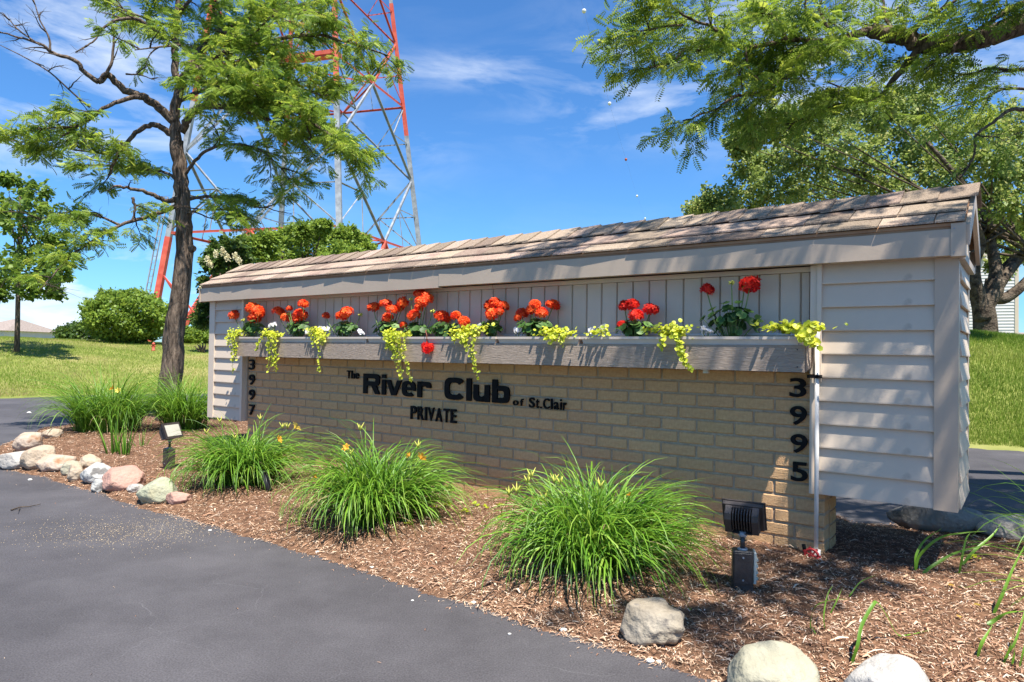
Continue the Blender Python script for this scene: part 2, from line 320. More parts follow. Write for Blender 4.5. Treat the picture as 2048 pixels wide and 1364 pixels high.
def bed_h(X, Y):
    d = bed_dist(X, Y) + .035 * wob(X, Y, 3.1) + .012 * wob(X, Y, 13, 2)
    return np.where(d > 0, .012, .0) + np.clip(d * .16, -.03, .066) + .006 * wob(X, Y, 4, 1) + .004 * wob(X, Y, 17, 3)
def bz(x, y): return max(0., float(bed_h(np.array([x]), np.array([y]))[0]))

# lawn heightfield beyond the far edge of the drive
LE = [(-60, -6), (-24, 6), (-14, 11.2)] + [(onz(px, py).x, onz(px, py).y) for px, py in [(0, 796), (150, 790), (300, 787), (420, 786)]] + [(-5, 15.9), (-1.5, 14.2), (2.5, 10.4)] + [(onz(px, py).x, onz(px, py).y) for px, py in [(1935, 892), (2048, 899)]] + [(9, 7.2), (20, 5.4), (60, 2)]
LE = np.array(LE)
def lawn_d(X, Y):
    P = np.stack([X, Y], -1); d = np.full(X.shape, 1e9)
    for i in range(len(LE) - 1):
        a, b = LE[i], LE[i + 1]; ab = b - a; t = np.clip(((P - a) @ ab) / (ab @ ab), 0, 1); d = np.minimum(d, np.linalg.norm(P - (a + t[..., None] * ab), axis=-1))
    ye = np.interp(X, LE[:, 0], LE[:, 1]); return np.where(Y > ye, d, -d)
def lawn_h(X, Y):
    d = lawn_d(X, Y); u = X / np.maximum(Y, 1.)
    w = 1 / (1 + np.exp(-(u - .1) * 9))
    H = (1.12 + .12 * np.clip((-u - .45) / .3, 0, 1.3)) * (1 - w) + (1.46 - .9 * np.clip(u - .66, 0, .6)) * w
    Dc = 12.5 * (1 - w) + 4.0 * w
    s = np.clip(d / Dc, 0, 1); z = H * np.sin(s * pi / 2) ** 1.15
    return .02 + z - np.clip(d - Dc - 2, 0, 60) * .035 + .02 * wob(X, Y, .5) * s + .025 * np.clip(d * 4, -1, 0)
def lz(x, y): return float(lawn_h(np.array([float(x)]), np.array([float(y)]))[0])

def grid_obj(name, x0, x1, nx, y0, y1, ny, hf, keep, m, wz=None, **k):
    xs = x0 + (x1 - x0) * np.linspace(0, 1, nx); ys = y0 + (y1 - y0) * (np.linspace(0, 1, ny) ** (wz or 1))
    X, Y = np.meshgrid(xs, ys); Z = hf(X, Y); V = np.stack([X, Y, Z], -1).reshape(-1, 3)
    i = (np.arange(ny - 1)[:, None] * nx + np.arange(nx - 1)[None]).ravel(); Fc = np.stack([i, i + 1, i + nx + 1, i + nx], 1)
    kp = keep(X, Y, Z).ravel(); Fc = Fc[kp[Fc].any(1)]
    used = np.unique(Fc); mp_ = np.zeros(len(V), int); mp_[used] = np.arange(len(used))
    o = link(name, npmesh(name, V[used], mp_[Fc], smooth=True), m); return tag(o, **k)
grid_obj('planting_bed', -10.5, 4.4, 400, .9, 13, 320, bed_h, lambda X, Y, Z: bed_dist(X, Y) > -.12, 'mulch_soil', kind='structure', label='reddish brown mulch bed round the sign')
MB().add([(-400, -60, 0), (400, -60, 0), (400, 60, 0), (-400, 60, 0)], [(0, 1, 2, 3)]).obj('asphalt_drive', 'asphalt')
tag(bpy.data.objects['asphalt_drive'], 'dark grey sealed asphalt drive curving round the bed', kind='structure')
grid_obj('lawn', -60, 45, 340, 3, 70, 260, lawn_h, lambda X, Y, Z: lawn_d(X, Y) > -.25, 'lawn', 1.5, kind='structure', label='mown green lawn rising behind the drive')
MB().add([(-3000, 40, -2.2), (3000, 40, -2.2), (3000, 4000, -2.2), (-3000, 4000, -2.2)], [(0, 1, 2, 3)]).obj('far_ground', 'lawn')
tag(bpy.data.objects['far_ground'], kind='structure')
MB().add([(-3000, -4000, -2.2), (3000, -4000, -2.2), (3000, 40, -2.2), (-3000, 40, -2.2)], [(0, 1, 2, 3)]).obj('ground', 'lawn')
tag(bpy.data.objects['ground'], kind='structure')

rs = np.random.RandomState(7)
def blades(n, gen, hf, hmin, hmax, wid, seed, tones=(0, 1)):
    r = np.random.RandomState(seed); X, Y = gen(r, n); Z = hf(X, Y); n = len(X)
    a = r.rand(n) * 2 * pi; h = hmin + (hmax - hmin) * r.rand(n); lean = .55 * r.rand(n) * h; la = r.rand(n) * 2 * pi; w = wid * (.7 + .6 * r.rand(n))
    ox, oy = np.cos(a) * w, np.sin(a) * w
    V = np.stack([np.stack([X - ox, Y - oy, Z - .01], 1), np.stack([X + ox, Y + oy, Z - .01], 1), np.stack([X + lean * np.cos(la), Y + lean * np.sin(la), Z + h], 1)], 1).reshape(-1, 3)
    patch = .5 + .5 * wob(X, Y, .55, 1) + .3 * np.sin(X * .9 + Y * 2.6); t = np.clip(.12 + .42 * r.rand(n) + .42 * patch, 0, 1); t = np.where(r.rand(n) < .10, .9 + .1 * r.rand(n), t)
    t = tones[0] + (tones[1] - tones[0]) * t
    return V, np.arange(3 * n).reshape(-1, 3), np.repeat(t, 3)
def gen_right(r, n):
    Y = 7.8 + 6 * r.rand(n) ** 1.2; X = Y * (.62 + .25 * r.rand(n)); k = lawn_d(X, Y) > -.02; return X[k], Y[k]
def gen_left(r, n):
    Y = 12.8 + 15 * r.rand(n) ** 1.3; X = Y * (-.80 + .42 * r.rand(n)); k = lawn_d(X, Y) > -.03; return X[k], Y[k]
V, Fc, t = blades(70000, gen_right, lawn_h, .035, .085, .004, 3, (0, .88))
tag(link('lawn_grass', npmesh('lawn_grass', V, Fc, t), 'grass_blades'), 'bright green mown grass on the right hand rise', 'grass', kind='stuff')
V, Fc, t = blades(90000, gen_left, lawn_h, .03, .07, .006, 4, (.12, 1))
tag(link('lawn_grass', npmesh('lawn_grass', V, Fc, np.clip(t + .12, 0, 1)), 'grass_blades'), 'dry striped mown grass on the left hand lawn', 'grass', kind='stuff')

# mulch chips: one heap nobody could count
def chips(n, box, keep, size, seed, zf, lift=.006, tmix=(0, 1), edge=True):
    r = np.random.RandomState(seed); x0, x1, y0, y1 = box
    X = x0 + (x1 - x0) * r.rand(n); Y = y0 + (y1 - y0) * r.rand(n); k = keep(X, Y, r); X, Y = X[k], Y[k]; n = len(X); Z = zf(X, Y) + lift * r.rand(n)
    a = r.rand(n) * 2 * pi; L = size[0] + (size[1] - size[0]) * r.rand(n) ** 2; w = size[2] + (size[3] - size[2]) * r.rand(n) ** 2; t = (r.rand(n) - .35) * .55; t2 = (r.rand(n) - .5) * 1.2
    d = np.stack([np.cos(a) * np.cos(t), np.sin(a) * np.cos(t), np.sin(t)], 1); s = np.stack([-np.sin(a) * np.cos(t2), np.cos(a) * np.cos(t2), np.sin(t2)], 1)
    c = np.stack([X, Y, Z], 1); m = c + s * (w * (r.rand(n) - .5) * 1.5)[:, None] + np.array([0, 0, 1]) * (w * .8)[:, None]
    L, w = L[:, None] / 2, w[:, None] / 2
    V = np.stack([c - d * L - s * w * .6, c - d * L + s * w * .6, m + s * w, c + d * L + s * w * .4, c + d * L - s * w * .4, m - s * w], 1)
    b = np.arange(n)[:, None] * 6; Fc = np.concatenate([b + np.array([[0, 5, 2, 1]]), b + np.array([[5, 4, 3, 2]])])
    tn = r.rand(n) ** 1.1
    if edge: e = np.clip(1 - bed_dist(X, Y) / .28, 0, 1); tn = np.clip(tn * (1 - .5 * e) + .42 * e, 0, .97)
    tn = tmix[0] + (tmix[1] - tmix[0]) * tn
    return npmesh('chips', V.reshape(-1, 3), Fc, np.repeat(tn, 6))
def kb(lim):
    def f(X, Y, r):
        D = np.hypot(X, Y); d = bed_dist(X, Y)
        return (d > -.03 + .05 * (r.rand(len(X)) - .5)) & (r.rand(len(X)) < np.clip((lim / np.maximum(D, .5)) ** 1.6, 0, 1)) & (np.abs(X) < Y * .82 + .3)
    return f
zf = lambda X, Y: np.maximum(bed_h(X, Y), .002)
o = link('mulch', chips(1500000, (-6.5, 4, 1.6, 9.5), kb(2.1), (.008, .034, .0016, .005), 11, zf), 'mulch_chips'); tag(o, 'shredded bark mulch covering the bed', 'mulch', kind='stuff')
o = link('mulch', chips(36000, (-6.5, 4, 1.6, 8), kb(2.0), (.025, .07, .003, .010), 12, zf, .010, (.12, .95)), 'mulch_chips'); tag(o, 'larger bark slivers lying on the mulch', 'mulch', kind='stuff')
# grit and crumbs on the asphalt
gc = onz(270, 1062)
def kg(X, Y, r):
    q = ((X - gc.x) / .55) ** 2 + ((Y - gc.y) / .33) ** 2; return r.rand(len(X)) < np.exp(-q * 1.6)
o = link('grit', chips(26000, (gc.x - 1.2, gc.x + 1.2, gc.y - .9, gc.y + .9), kg, (.002, .007, .002, .004), 13, lambda X, Y: X * 0 + .001, .001, edge=False), 'sand_grit'); tag(o, 'sandy grit patch on the dark asphalt', 'grit', kind='stuff')
def ke(X, Y, r):
    d = -bed_dist(X, Y); return (d > -.02) & (r.rand(len(X)) < .8 * np.exp(-d / .03) + .0012)
o = link('mulch_crumbs', chips(160000, (-5, 1.3, 1.6, 7), ke, (.004, .02, .0015, .005), 14, lambda X, Y: X * 0 + .001, .003, (.3, .85), edge=False), 'mulch_chips'); tag(o, 'mulch crumbs spilled along the asphalt edge', 'mulch', kind='stuff')

# ------------------------------------------------------------------ rocks
def rock_mesh(name, r3, seed, rough=.25, flat=0.0, f=1.3):
    bm = bmesh.new(); bmesh.ops.create_icosphere(bm, subdivisions=4, radius=1)
    off = Vector((seed * 7.3, seed * 3.1, seed * 1.7))
    for v in bm.verts:
        n = v.co.normalized(); d = 1 + rough * mnoise.fractal(n * f + off, 1., 2., 3) + rough * .5 * abs(mnoise.noise(n * f * 2.1 + off * 2)) + .012 * mnoise.noise(n * 14 + off) + .03 * mnoise.fractal(n * 6 + off, 1., 2., 4)
        p = n * d
        if flat:
            for k in range(5):
                q = Vector((mnoise.noise(off + Vector((k * 9.1, 0, 0))), mnoise.noise(off + Vector((0, k * 5.7, 1))), abs(mnoise.noise(off + Vector((3, 0, k * 4.3)))))).normalized()
                e = p.dot(q) - (.80 - flat * .2)
                if e > 0: p -= q * e * .85
        v.co = Vector((p.x * r3[0], p.y * r3[1], p.z * r3[2]))
    for f_ in bm.faces: f_.smooth = True
    me = bpy.data.meshes.new(name); bm.to_mesh(me); bm.free(); return me
def rock(px, py, r3, rz, m, label, seed, rough=.22, flat=0., sink=.35, z=None, name='rock', tilt=(0, 0)):
    p = onz(px, py, .05); zz = bz(p.x, p.y) if z is None else z
    o = link(name, rock_mesh(name, r3, seed, rough, flat), m, None, (p.x, p.y, zz + r3[2] * (1 - sink)), (tilt[0], tilt[1], rz)); return tag(o, label, 'rock')
rock(1298, 1262, (.118, .085, .082), -.3, 'rock_grey', 'angular grey brown rock beside the drive below the big daylily', 3, .30, .75, .3)
rock(1540, 1362, (.138, .095, .088), .05, 'rock_olive', 'smooth olive grey boulder at the bottom edge of the bed', 5, .15, .2, .3)
rock(1778, 1398, (.120, .10, .075), -.25, 'rock_white', 'white speckled rock at the bottom right of the bed', 8, .13, .2, .3)
rock(1874, 1066, (.245, .11, .092), -.35, 'rock_dark', 'long dark shaded boulder on the far bed edge behind the sign', 11, .10, .1, .25)
rock(2030, 1084, (.19, .10, .07), -.35, 'rock_pale', 'pale grey boulder at the right edge of the far bed border', 12, .12, .1, .3)
LR = [(318, 992, (.155, .115, .10), -.2, 'rock_green', 'large olive green rock in front of the left floodlight', 21, .15, .5),
      (357, 998, (.085, .06, .05), .3, 'rock_pink', 'small pinkish white rock leaning on the green rock', 22, .2, .6),
      (270, 976, (.06, .045, .04), .2, 'rock_pale', 'thin whitish rock between the pink and green rocks', 23, .2, .4),
      (243, 968, (.165, .13, .115), .1, 'rock_pink', 'large pink granite rock in the left rock row', 24, .2, .7),
      (200, 968, (.055, .05, .065), .6, 'rock_speckled', 'small white rock tucked against the pink rock', 25, .2, .4),
      (191, 956, (.125, .10, .085), .1, 'rock_speckled', 'black and white mottled rock left of the pink rock', 26, .15, .3),
      (152, 950, (.07, .07, .085), .5, 'rock_tan', 'rounded tan rock left of the mottled rock', 27, .12, .2),
      (182, 934, (.095, .07, .07), .0, 'rock_tan', 'flat buff rock behind the mottled white rock', 28, .14, .3),
      (143, 941, (.08, .08, .07), .4, 'rock_olive', 'small round olive tan cobble in the rock row', 29, .1, .1),
      (114, 932, (.14, .11, .095), .3, 'rock_rust', 'rust stained angular rock in the left rock row', 30, .25, .8),
      (80, 928, (.145, .13, .125), .5, 'rock_tan', 'large smooth cream boulder near the left tip of the bed', 31, .12, .2),
      (38, 924, (.17, .13, .09), .3, 'rock_pale', 'low pale boulder at the left tip of the bed', 32, .15, .4),
      (60, 899, (.145, .12, .12), .4, 'rock_rust', 'tan boulder behind the cream boulder by the drive', 33, .15, .5),
      (104, 878, (.10, .07, .06), .6, 'rock_tan', 'low buff boulder on the back left edge of the bed', 34, .15, .3)]
for a in LR: rock(a[0], a[1] + 1, tuple(q * .9 for q in a[2]), *a[3:])

# pebbles lying singly on the asphalt
PB = [(947, 1207, .011, 'small white pebble on the asphalt edge below the middle daylily gap'), (1126, 1263, .014, 'white pebble on the asphalt edge in front of the largest daylily'), (786, 1153, .008, 'tiny pebble on the mulch edge below the second daylily'),
      (1300, 1325, .014, 'left one of two pebbles lying together near the bottom edge'), (1318, 1325, .009, 'right one of two pebbles lying together near the bottom edge'), (635, 1107, .015, 'pale pebble at the mulch edge left of the middle daylily'), (745, 1138, .015, 'tan pebble at the mulch edge under the middle daylily'),
      (60, 961, .015, 'white pebble on the asphalt in front of the left boulders'), (58, 827, .03, 'white stone far back on the left drive behind the boulders'), (1093, 1244, .010, 'small pebble at the tip of the mulch edge below the largest daylily'), (825, 1202, .006, 'tiny white speck of stone alone on the open asphalt'), (1019, 1269, .006, 'tiny white chip on the asphalt nearest the bottom centre'), (420, 1062, .010, 'white pebble beside the mulch edge right of the green rock')]
for i, (px, py, s_, lb) in enumerate(PB):
    p = onz(px, py); o = link('pebble', rock_mesh('pebble', (s_, s_ * .7, s_ * .5), 60 + i, .2), 'pebble', None, (p.x, p.y, s_ * .4)); tag(o, lb, 'pebble', 'white pebbles on the asphalt')
p = onz(50, 1015); tw = MB(); q = [onz(22, 1020, .006), onz(40, 1014, .012), onz(58, 1013, .008), onz(82, 1008, .01)]
tw.tube([v - p for v in q], [.005, .004, .003, .0015], 5); tw.tube([q[1] - p, onz(36, 1022, .02) - p], [.003, .001], 4)
tag(tw.obj('twig', 'twig', None, p), 'thin brown fallen twig lying on the asphalt', 'twig')


# ------------------------------------------------------------------ the entrance sign (local x along the wall, 0 = right front corner; y back; z up)
Z0 = CAMH - BASEZ                      # local height of the camera's eye level
sign = empty('entrance_sign', HS + Vector((0, 0, BASEZ)), -YAW, label='long low brick and tan siding entrance sign with a shingled gable roof', cat='sign')
LX, DP = -5.976, .631
ZS, ZF, ZE, ZR = Z0 - .6525, Z0 + .446, Z0 + .587, Z0 + .800
SH = {}
def part(key, build, name, m, loc=(0, 0, 0), rz=0, parent=None, label=None, kind=None):
    """a part whose mesh is shared between alike pieces"""
    if key not in SH: SH[key] = build().mesh(name)
    o = link(name, SH[key], m, parent or sign, loc, (0, 0, rz))
    if label: o['label'] = label
    if kind: o['kind'] = kind
    return o
# bricks: 12 courses one by one, the buried bottom course joined
BW, BH, JT, CH = .2045, .0575, .011, .0688
def brick_mb(w, d=.095, h=BH, c=.004):
    def f():
        b = MB(); x0, x1 = -w / 2, w / 2
        p = [(x0 + c, 0), (x1 - c, 0), (x1, c), (x1, d), (x0, d), (x0, c)]
        b.prism(p, 'z', c, h - c)
        # chamfered lips above and below the front
        b.add([(x0 + c, 0, h - c), (x1 - c, 0, h - c), (x1, c, h - c), (x0, c, h - c), (x0 + c, c, h), (x1 - c, c, h), (x1 - c, d, h), (x0 + c, d, h), (x0, d, h - c), (x1, d, h - c)],
              [(0, 1, 5, 4), (4, 5, 6, 7), (3, 0, 4), (1, 2, 5), (2, 9, 6, 5), (8, 3, 4, 7)])
        b.add([(x0 + c, 0, c), (x1 - c, 0, c), (x1, c, c), (x0, c, c), (x0 + c, c, 0), (x1 - c, c, 0), (x1 - c, d, 0), (x0 + c, d, 0), (x0, d, c), (x1, d, c)],
              [(0, 4, 5, 1), (4, 7, 6, 5), (3, 4, 0), (1, 5, 2), (2, 5, 6, 9), (8, 7, 4, 3)])
        return b
    return f
rb = random.Random(4)
XB0, XB1 = -5.402, -.532
extra = MB()
for k in range(13):
    zb = Z0 - .137 - CH * k + JT / 2
    j0 = -.879 if k % 2 else -.979               # where a head joint of this course stands
    xs = [XB0]; x = j0 - BW * 60
    while x < XB1 - .02:
        if x > XB0 + .03: xs.append(x)
        x += BW
    xs.append(XB1)
    for a, b in zip(xs[:-1], xs[1:]):
        if k == 12: extra.box(a + JT / 2, b - JT / 2, .03, .12, zb, zb + BH); continue
        w = round(b - a - (JT if 1 else 0), 3); dy = rb.uniform(-.0015, .0015)
        part(('brick', w), brick_mb(w), 'brick', 'brick', ((a + b) / 2, .03 + dy, zb), 0)
extra.obj('buried_brick_course', 'brick', sign)['kind'] = 'stuff'
ends = MB()
for k in range(13):
    zb = Z0 - .137 - CH * k + JT / 2
    for xx, sg_ in ((XB1, 1), (XB0, -1)):
        x0, x1 = (xx - .03, xx - .0005) if sg_ > 0 else (xx + .0005, xx + .03)
        for y0, y1 in (((.135, .262),) if k % 2 else ((.135, .19), (.20, .262))): ends.box(x0, x1, y0, y1, zb, zb + BH)
    x = XB0 + (BW / 2 if k % 2 else 0)
    while x < XB1 - BW: ends.box(x + JT / 2, x + BW - JT / 2, .2625, .275, zb, zb + BH); x += BW
ends.obj('rear_brickwork', 'brick', sign)['kind'] = 'stuff'
MB().box(XB0 + .006, XB1 - .006, .0365, .268, -.15, Z0 - .06).obj('mortar_bed', 'mortar', sign)

# siding boards
EXP = .1117
def lap_mb(w, prot=.020, h=EXP):
    def f():
        b = MB(); pr = [(0, h + .006), (-.002, h + .004), (-prot, .006), (-prot, 0), (-prot + .006, -.001), (-prot + .006, .004), (.004, .004), (.004, h)]
        b.prism(pr, 'x', -w / 2, w / 2); return b
    return f
def boards(x0, x1, nrow, zb, org, rz):
    w = round(x1 - x0, 3)
    for i in range(nrow):
        part(('lap', w), lap_mb(w), 'siding_board', 'vinyl', (org[0] + (x0 + x1) / 2 * math.cos(rz), org[1] + (x0 + x1) / 2 * math.sin(rz), zb + i * EXP), rz)
NB = 10
boards(-.566, -.082, NB, ZS, (0, .004), 0)
boards(-5.893, -5.452, NB, ZS, (0, .004), 0)
boards(.052, DP - .052, NB, ZS, (-.004, 0), pi / 2)
boards(-(DP - .052), -.052, NB, ZS, (LX + .004, 0), -pi / 2)
boards(-(-LX - .052), -.052, NB, ZS, (LX * 0, DP - .004), pi) if False else None
w = 2.93
for i in range(NB):
    for xc in (LX / 2 - w / 2, LX / 2 + w / 2): part(('lap', w - .004), lap_mb(w - .004), 'siding_board', 'vinyl', (xc, DP - .004, ZS + i * EXP), pi)
# starter strip under the fascia, soffit, corner posts
for a, b in ((-.566, -.082), (-5.893, -5.452)):
    MB().box(a, b, -.006, .006, ZS + NB * EXP + .004, ZF + .004).obj('siding_board', 'vinyl', sign)
core = MB(); core.box(-.55, -.02, .010, DP - .02, ZS + .012, ZF); core.box(LX + .02, -5.46, .010, DP - .02, ZS + .012, ZF); core.box(-5.46, -.55, .29, DP - .02, ZS + .012, ZF)
core.obj('frame_box', 'trim_metal', sign)
def post(x0, x1, y0, y1, nm='corner_post', m='trim_metal', z0=None, z1=None, lab=None):
    o = MB().box(x0, x1, y0, y1, ZS - .004 if z0 is None else z0, ZF if z1 is None else z1).obj(nm, m, sign)
    if lab: o['label'] = lab
    return o
post(-.082, .008, -.020, .052); post(-.05, .008, DP - .052, DP + .012); post(LX - .008, LX + .083, -.020, .052, m='light_trim'); post(LX - .008, LX + .05, DP - .052, DP + .012)
# trims beside the centre bay
post(-.598, -.5665, -.012, .026, 'trim_strip', 'light_trim', Z0 - .655, Z0 - .085)
post(-.5900, -.5785, -.016, -.0122, 'trim_strip', 'light_trim', Z0 - .655, Z0 - .09)
post(-.5660, -.546, -.024, .003, 'trim_strip', 'light_trim', Z0 - .115, ZF)
post(-.600, -.5665, -.012, .049, 'trim_strip', 'light_trim', Z0 - .08, ZF)
post(-5.450, -5.419, -.020, .05, 'trim_strip', 'light_trim')
post(-5.419, -5.402, .02, .05, 'trim_strip', 'trim_metal', Z0 - .65, Z0 - .07)
# vertical panels with recessed joints in the centre bay
xg = [-.615, -.660]
while xg[-1] > -5.3: xg.append(xg[-1] - .1025)
xg[-1] = -5.415
zt, zbm = ZF - .026, Z0 + .02
for b, a in zip(xg[:-1], xg[1:]):
    w = round(b - a, 4)
    def f(w=w):
        q = MB(); q.prism([(-w / 2 + .008, 0), (w / 2 - .004, 0), (w / 2 - .0005, .012), (w / 2 - .0005, .018), (-w / 2 + .0005, .018), (-w / 2 + .0005, .012)], 'z', zbm, zt); return q
    part(('panel', w), f, 'siding_panel', 'vinyl', ((a + b) / 2, .048, 0))
MB().box(-5.42, -.60, .067, .29, Z0 - .065, ZF).obj('backing_board', 'trim_metal', sign)
for a, b in ((-2.6, -.6005), (-4.6, -2.603), (-5.4185, -4.603)):
    o = MB().prism([(.030, 0), (.036, -.024), (.060, -.024), (.060, 0)], 'x', a, b); ob = o.obj('trim_strip', 'light_trim', sign, (0, 0, ZF))
# soffit and fascia
YF = -.090
MB().box(LX - .03, .012, YF + .018, -.021, ZF + .001, ZF + .012).obj('soffit', 'trim_metal', sign)
MB().box(LX - .03, .012, DP + .013, DP + .085, ZF + .001, ZF + .012).obj('soffit', 'trim_metal', sign)
def fascia(x0, x1, dz, dy, lab=None):
    b = MB(); z0, z1 = ZF - .001 + dz, ZF + .112
    b.prism([(YF + dy, z0), (YF + dy, z1), (YF + dy + .015, z1), (YF + dy + .015, z0 + .005), (YF + .05, z0 + .004), (YF + .05, z0)], 'x', x0, x1)
    return b.obj('fascia', 'trim_metal', sign)
fascia(-2.975, -.018, 0, 0); fascia(LX - .055, -2.977, -.010, .003)
MB().box(LX - .055, .03, DP + .082, DP + .10, ZF, ZF + .112).obj('fascia', 'trim_metal', sign)
MB().box(-.0175, .036, YF - .004, YF + .05, ZF - .006, ZF + .135).obj('fascia_cap', 'trim_metal', sign)
MB().box(LX - .075, LX - .0555, YF - .004, YF + .05, ZF - .016, ZF + .115).obj('fascia_cap', 'trim_metal', sign)
for i in range(2):
    MB().tube([(-.005, YF - .006, ZF + .012 + i * .1), (-.005, YF - .003, ZF + .012 + i * .1)], .003, 8).obj('nail', 'grey_metal', sign)
# gable ends: rake boards, small recessed vent boards
EY, RY = -.104, DP / 2
PIT_R = math.atan2(ZR - ZE, RY - EY)
for xe, sg_ in ((.0, 1), (LX, -1)):
    g = MB(); x0, x1 = (xe - .02, xe + .004) if sg_ > 0 else (xe - .004, xe + .02)
    g.prism([(-.02, ZF), (DP + .012, ZF), (DP + .012, ZF + .02), (RY, ZR - .05), (-.02, ZF + .02)], 'x', x0, x1); g.obj('gable_panel', 'vinyl', sign)
    for k in range(5):
        y0 = .04 + k * .11; y1 = y0 + .10; h = lambda y: ZF + .03 + (ZR - ZF - .13) * (1 - abs(y - RY) / (RY + .02))
        MB().prism([(y0, ZF + .022), (y1, ZF + .022), (y1, h(y1)), (y0, h(y0))], 'x', xe + sg_ * .0045, xe + sg_ * .012).obj('gable_board', 'vinyl', sign)
    MB().box(xe + (.0045 if sg_ > 0 else -.03), xe + (.03 if sg_ > 0 else -.0045), -.02, DP + .02, ZF - .012, ZF + .020).obj('gable_trim', 'trim_metal', sign)
    for s2 in (-1, 1):
        ya, yb = (EY + .022, RY) if s2 < 0 else (DP - EY - .022, RY)
        MB().prism([(ya, ZE - .012), (yb, ZR - .012), (yb, ZR - .085), (ya, ZE - .10)], 'x', xe + sg_ * .031, xe + sg_ * .050).obj('rake_board', 'trim_metal', sign)
# roof deck and shingles
dk = MB(); dk.prism([(EY + .014, ZE - .016), (RY, ZR - .014), (DP - EY - .014, ZE - .016), (DP - EY - .014, ZE - .003), (RY, ZR - .001), (EY + .014, ZE - .003)], 'x', LX - .045, .034)
dk.obj('roof_deck', 'cedar_strip', sign)
MB().box(LX - .05, -.02, EY + .022, EY + .032, ZE - .040, ZE - .014).obj('drip_strip', 'cedar_strip', sign)
SL = math.hypot(RY - EY, ZR - ZE)
rg = random.Random(9)
def shingle(x0, x1, s0, s1, side, lift, jag):
    """tab covering slope distance s0..s1 from the eave"""
    c, s_ = math.cos(PIT_R), math.sin(PIT_R); t = .0085
    q = MB(); vs = []
    for u, hh in ((s0, t), (s0, 0), (s1, -.001), (s1, .002)):
        y = EY + u * c - hh * 0; z = ZE + u * s_ + hh + (lift if u == s0 else 0)
        if side > 0: y = DP - y
        vs.append((y, z))
    q.prism(vs, 'x', x0 + .0025, x1 - .0025)
    # ragged butt edge
    for i, v in enumerate(q.v):
        if i % 4 in (0, 1): q.v[i] = (v[0], v[1] + (jag if i < 4 else -jag) * .5, v[2])
    return q.obj('shingle', 'shingle', sign)
for side in (-1, 1):
    for row, (s0, s1, lift) in enumerate(((.0, .20, .0), (.115, .33, .010), (.235, .40, .016))):
        x = LX - .045
        first = True
        while x < .034 - .001:
            wd = rg.uniform(.19, .31) * (.6 if first else 1); first = False
            x2 = min(x + wd, .034)
            if .034 - x2 < .1: x2 = .034
            if row < 2 or side > 0 or 1: shingle(x, x2, s0, s1, side, lift, rg.uniform(-.008, .008)) if row < 2 else None
            x = x2
# ridge caps: short pieces folded over the ridge, each overlapping the next
c, s_ = math.cos(PIT_R), math.sin(PIT_R); x = LX - .047; L = .155; n = 0
def cap_mb():
    q = MB(); w = .178; lo, hi = .006, .016
    def sec(xx, l, t): return [(xx, RY - w * c, ZR - w * s_ + l), (xx, RY, ZR + l + .004), (xx, RY + w * c, ZR - w * s_ + l), (xx, RY + w * c, ZR - w * s_ + l + t), (xx, RY, ZR + l + t + .004), (xx, RY - w * c, ZR - w * s_ + l + t)]
    a = sec(0, .010, .006); b = sec(L + .045, .020, .008)
    q.add(a + b, [(0, 1, 7, 6), (1, 2, 8, 7), (2, 3, 9, 8), (3, 4, 10, 9), (4, 5, 11, 10), (5, 0, 6, 11), (0, 5, 4, 1), (1, 4, 3, 2), (6, 7, 10, 11), (7, 8, 9, 10)]); return q
while x < .040 - L:
    part(('cap',), cap_mb, 'ridge_cap', 'shingle', (x, 0, 0)); x += L
# planter trough
YP = -.158
def trough():
    q = MB(); z0, z1 = Z0 - .070, Z0 + .058; x0, x1 = -5.335, -.590
    bb = []
    for a, b, dz in ((x0, -3.30, .002), (-3.298, -2.66, -.004), (-2.658, x1, 0)):
        o = MB(); o.prism([(YP + .006, z0 + dz), (YP, z1), (YP + .020, z1), (YP + .026, z0 + dz)], 'x', a, b); bb.append(o.obj('planter_board', 'planter_wood', sign))
    for xa, xb in ((x0 - .001, x0 + .019), (x1 - .016, x1 + .004)):
        MB().prism([(YP + .0265, z0 + .002), (YP + .021, z1 - .002), (-.013, z1 - .002), (-.013, z0 + .03)], 'x', xa, xb).obj('planter_end', 'planter_wood', sign)
    MB().box(x0 + .02, x1 - .02, YP + .027, .028, z0 + .004, z0 + .02).obj('planter_floor', 'planter_wood', sign)
    for x in (x0 + .03, -4.4, -3.33, -2.97, -2.63, -1.8, x1 - .03):
        for z in (z0 + .025, z1 - .022): MB().tube([(x, YP - .001 + (.004 if z < Z0 else .001), z), (x, YP + .004, z)], .0035, 7).obj('nail', 'lamp_bronze', sign)
trough()
MB().box(-1.10, -1.075, -.10, -.075, Z0 - .090, Z0 - .0705).obj('drain_spout', 'pvc_pipe', sign)
# window-box liners, each one lifts out
def liner_mb():
    q = MB(); w = .297; z0, z1 = -.03, .098
    # tapered walls (outer/inner) and a rolled rim
    o0 = [(-w + .035, -.148 + .02), (w - .035, -.148 + .02), (w - .035, .02), (-w + .035, .02)]; o1 = [(-w + .006, -.172 + .012), (w - .006, -.172 + .012), (w - .006, .028), (-w + .006, .028)]
    i1 = [(-w + .012, -.154), (w - .012, -.154), (w - .012, .022), (-w + .012, .022)]
    r0 = [(-w, -.166), (w, -.166), (w, .031), (-w, .031)]
    vs = [(x, y, z0) for x, y in o0] + [(x, y, z1 - .014) for x, y in o1] + [(x, y, z1 - .014) for x, y in r0] + [(x, y, z1) for x, y in r0] + [(x, y, z1) for x, y in i1] + [(x, y, z1 - .05) for x, y in i1]
    fs = [(0, 3, 2, 1)]
    for a in range(5):
        fs += [(a * 4 + i, a * 4 + (i + 1) % 4, a * 4 + 4 + (i + 1) % 4, a * 4 + 4 + i) for i in range(4)]
    return q.add(vs, fs)
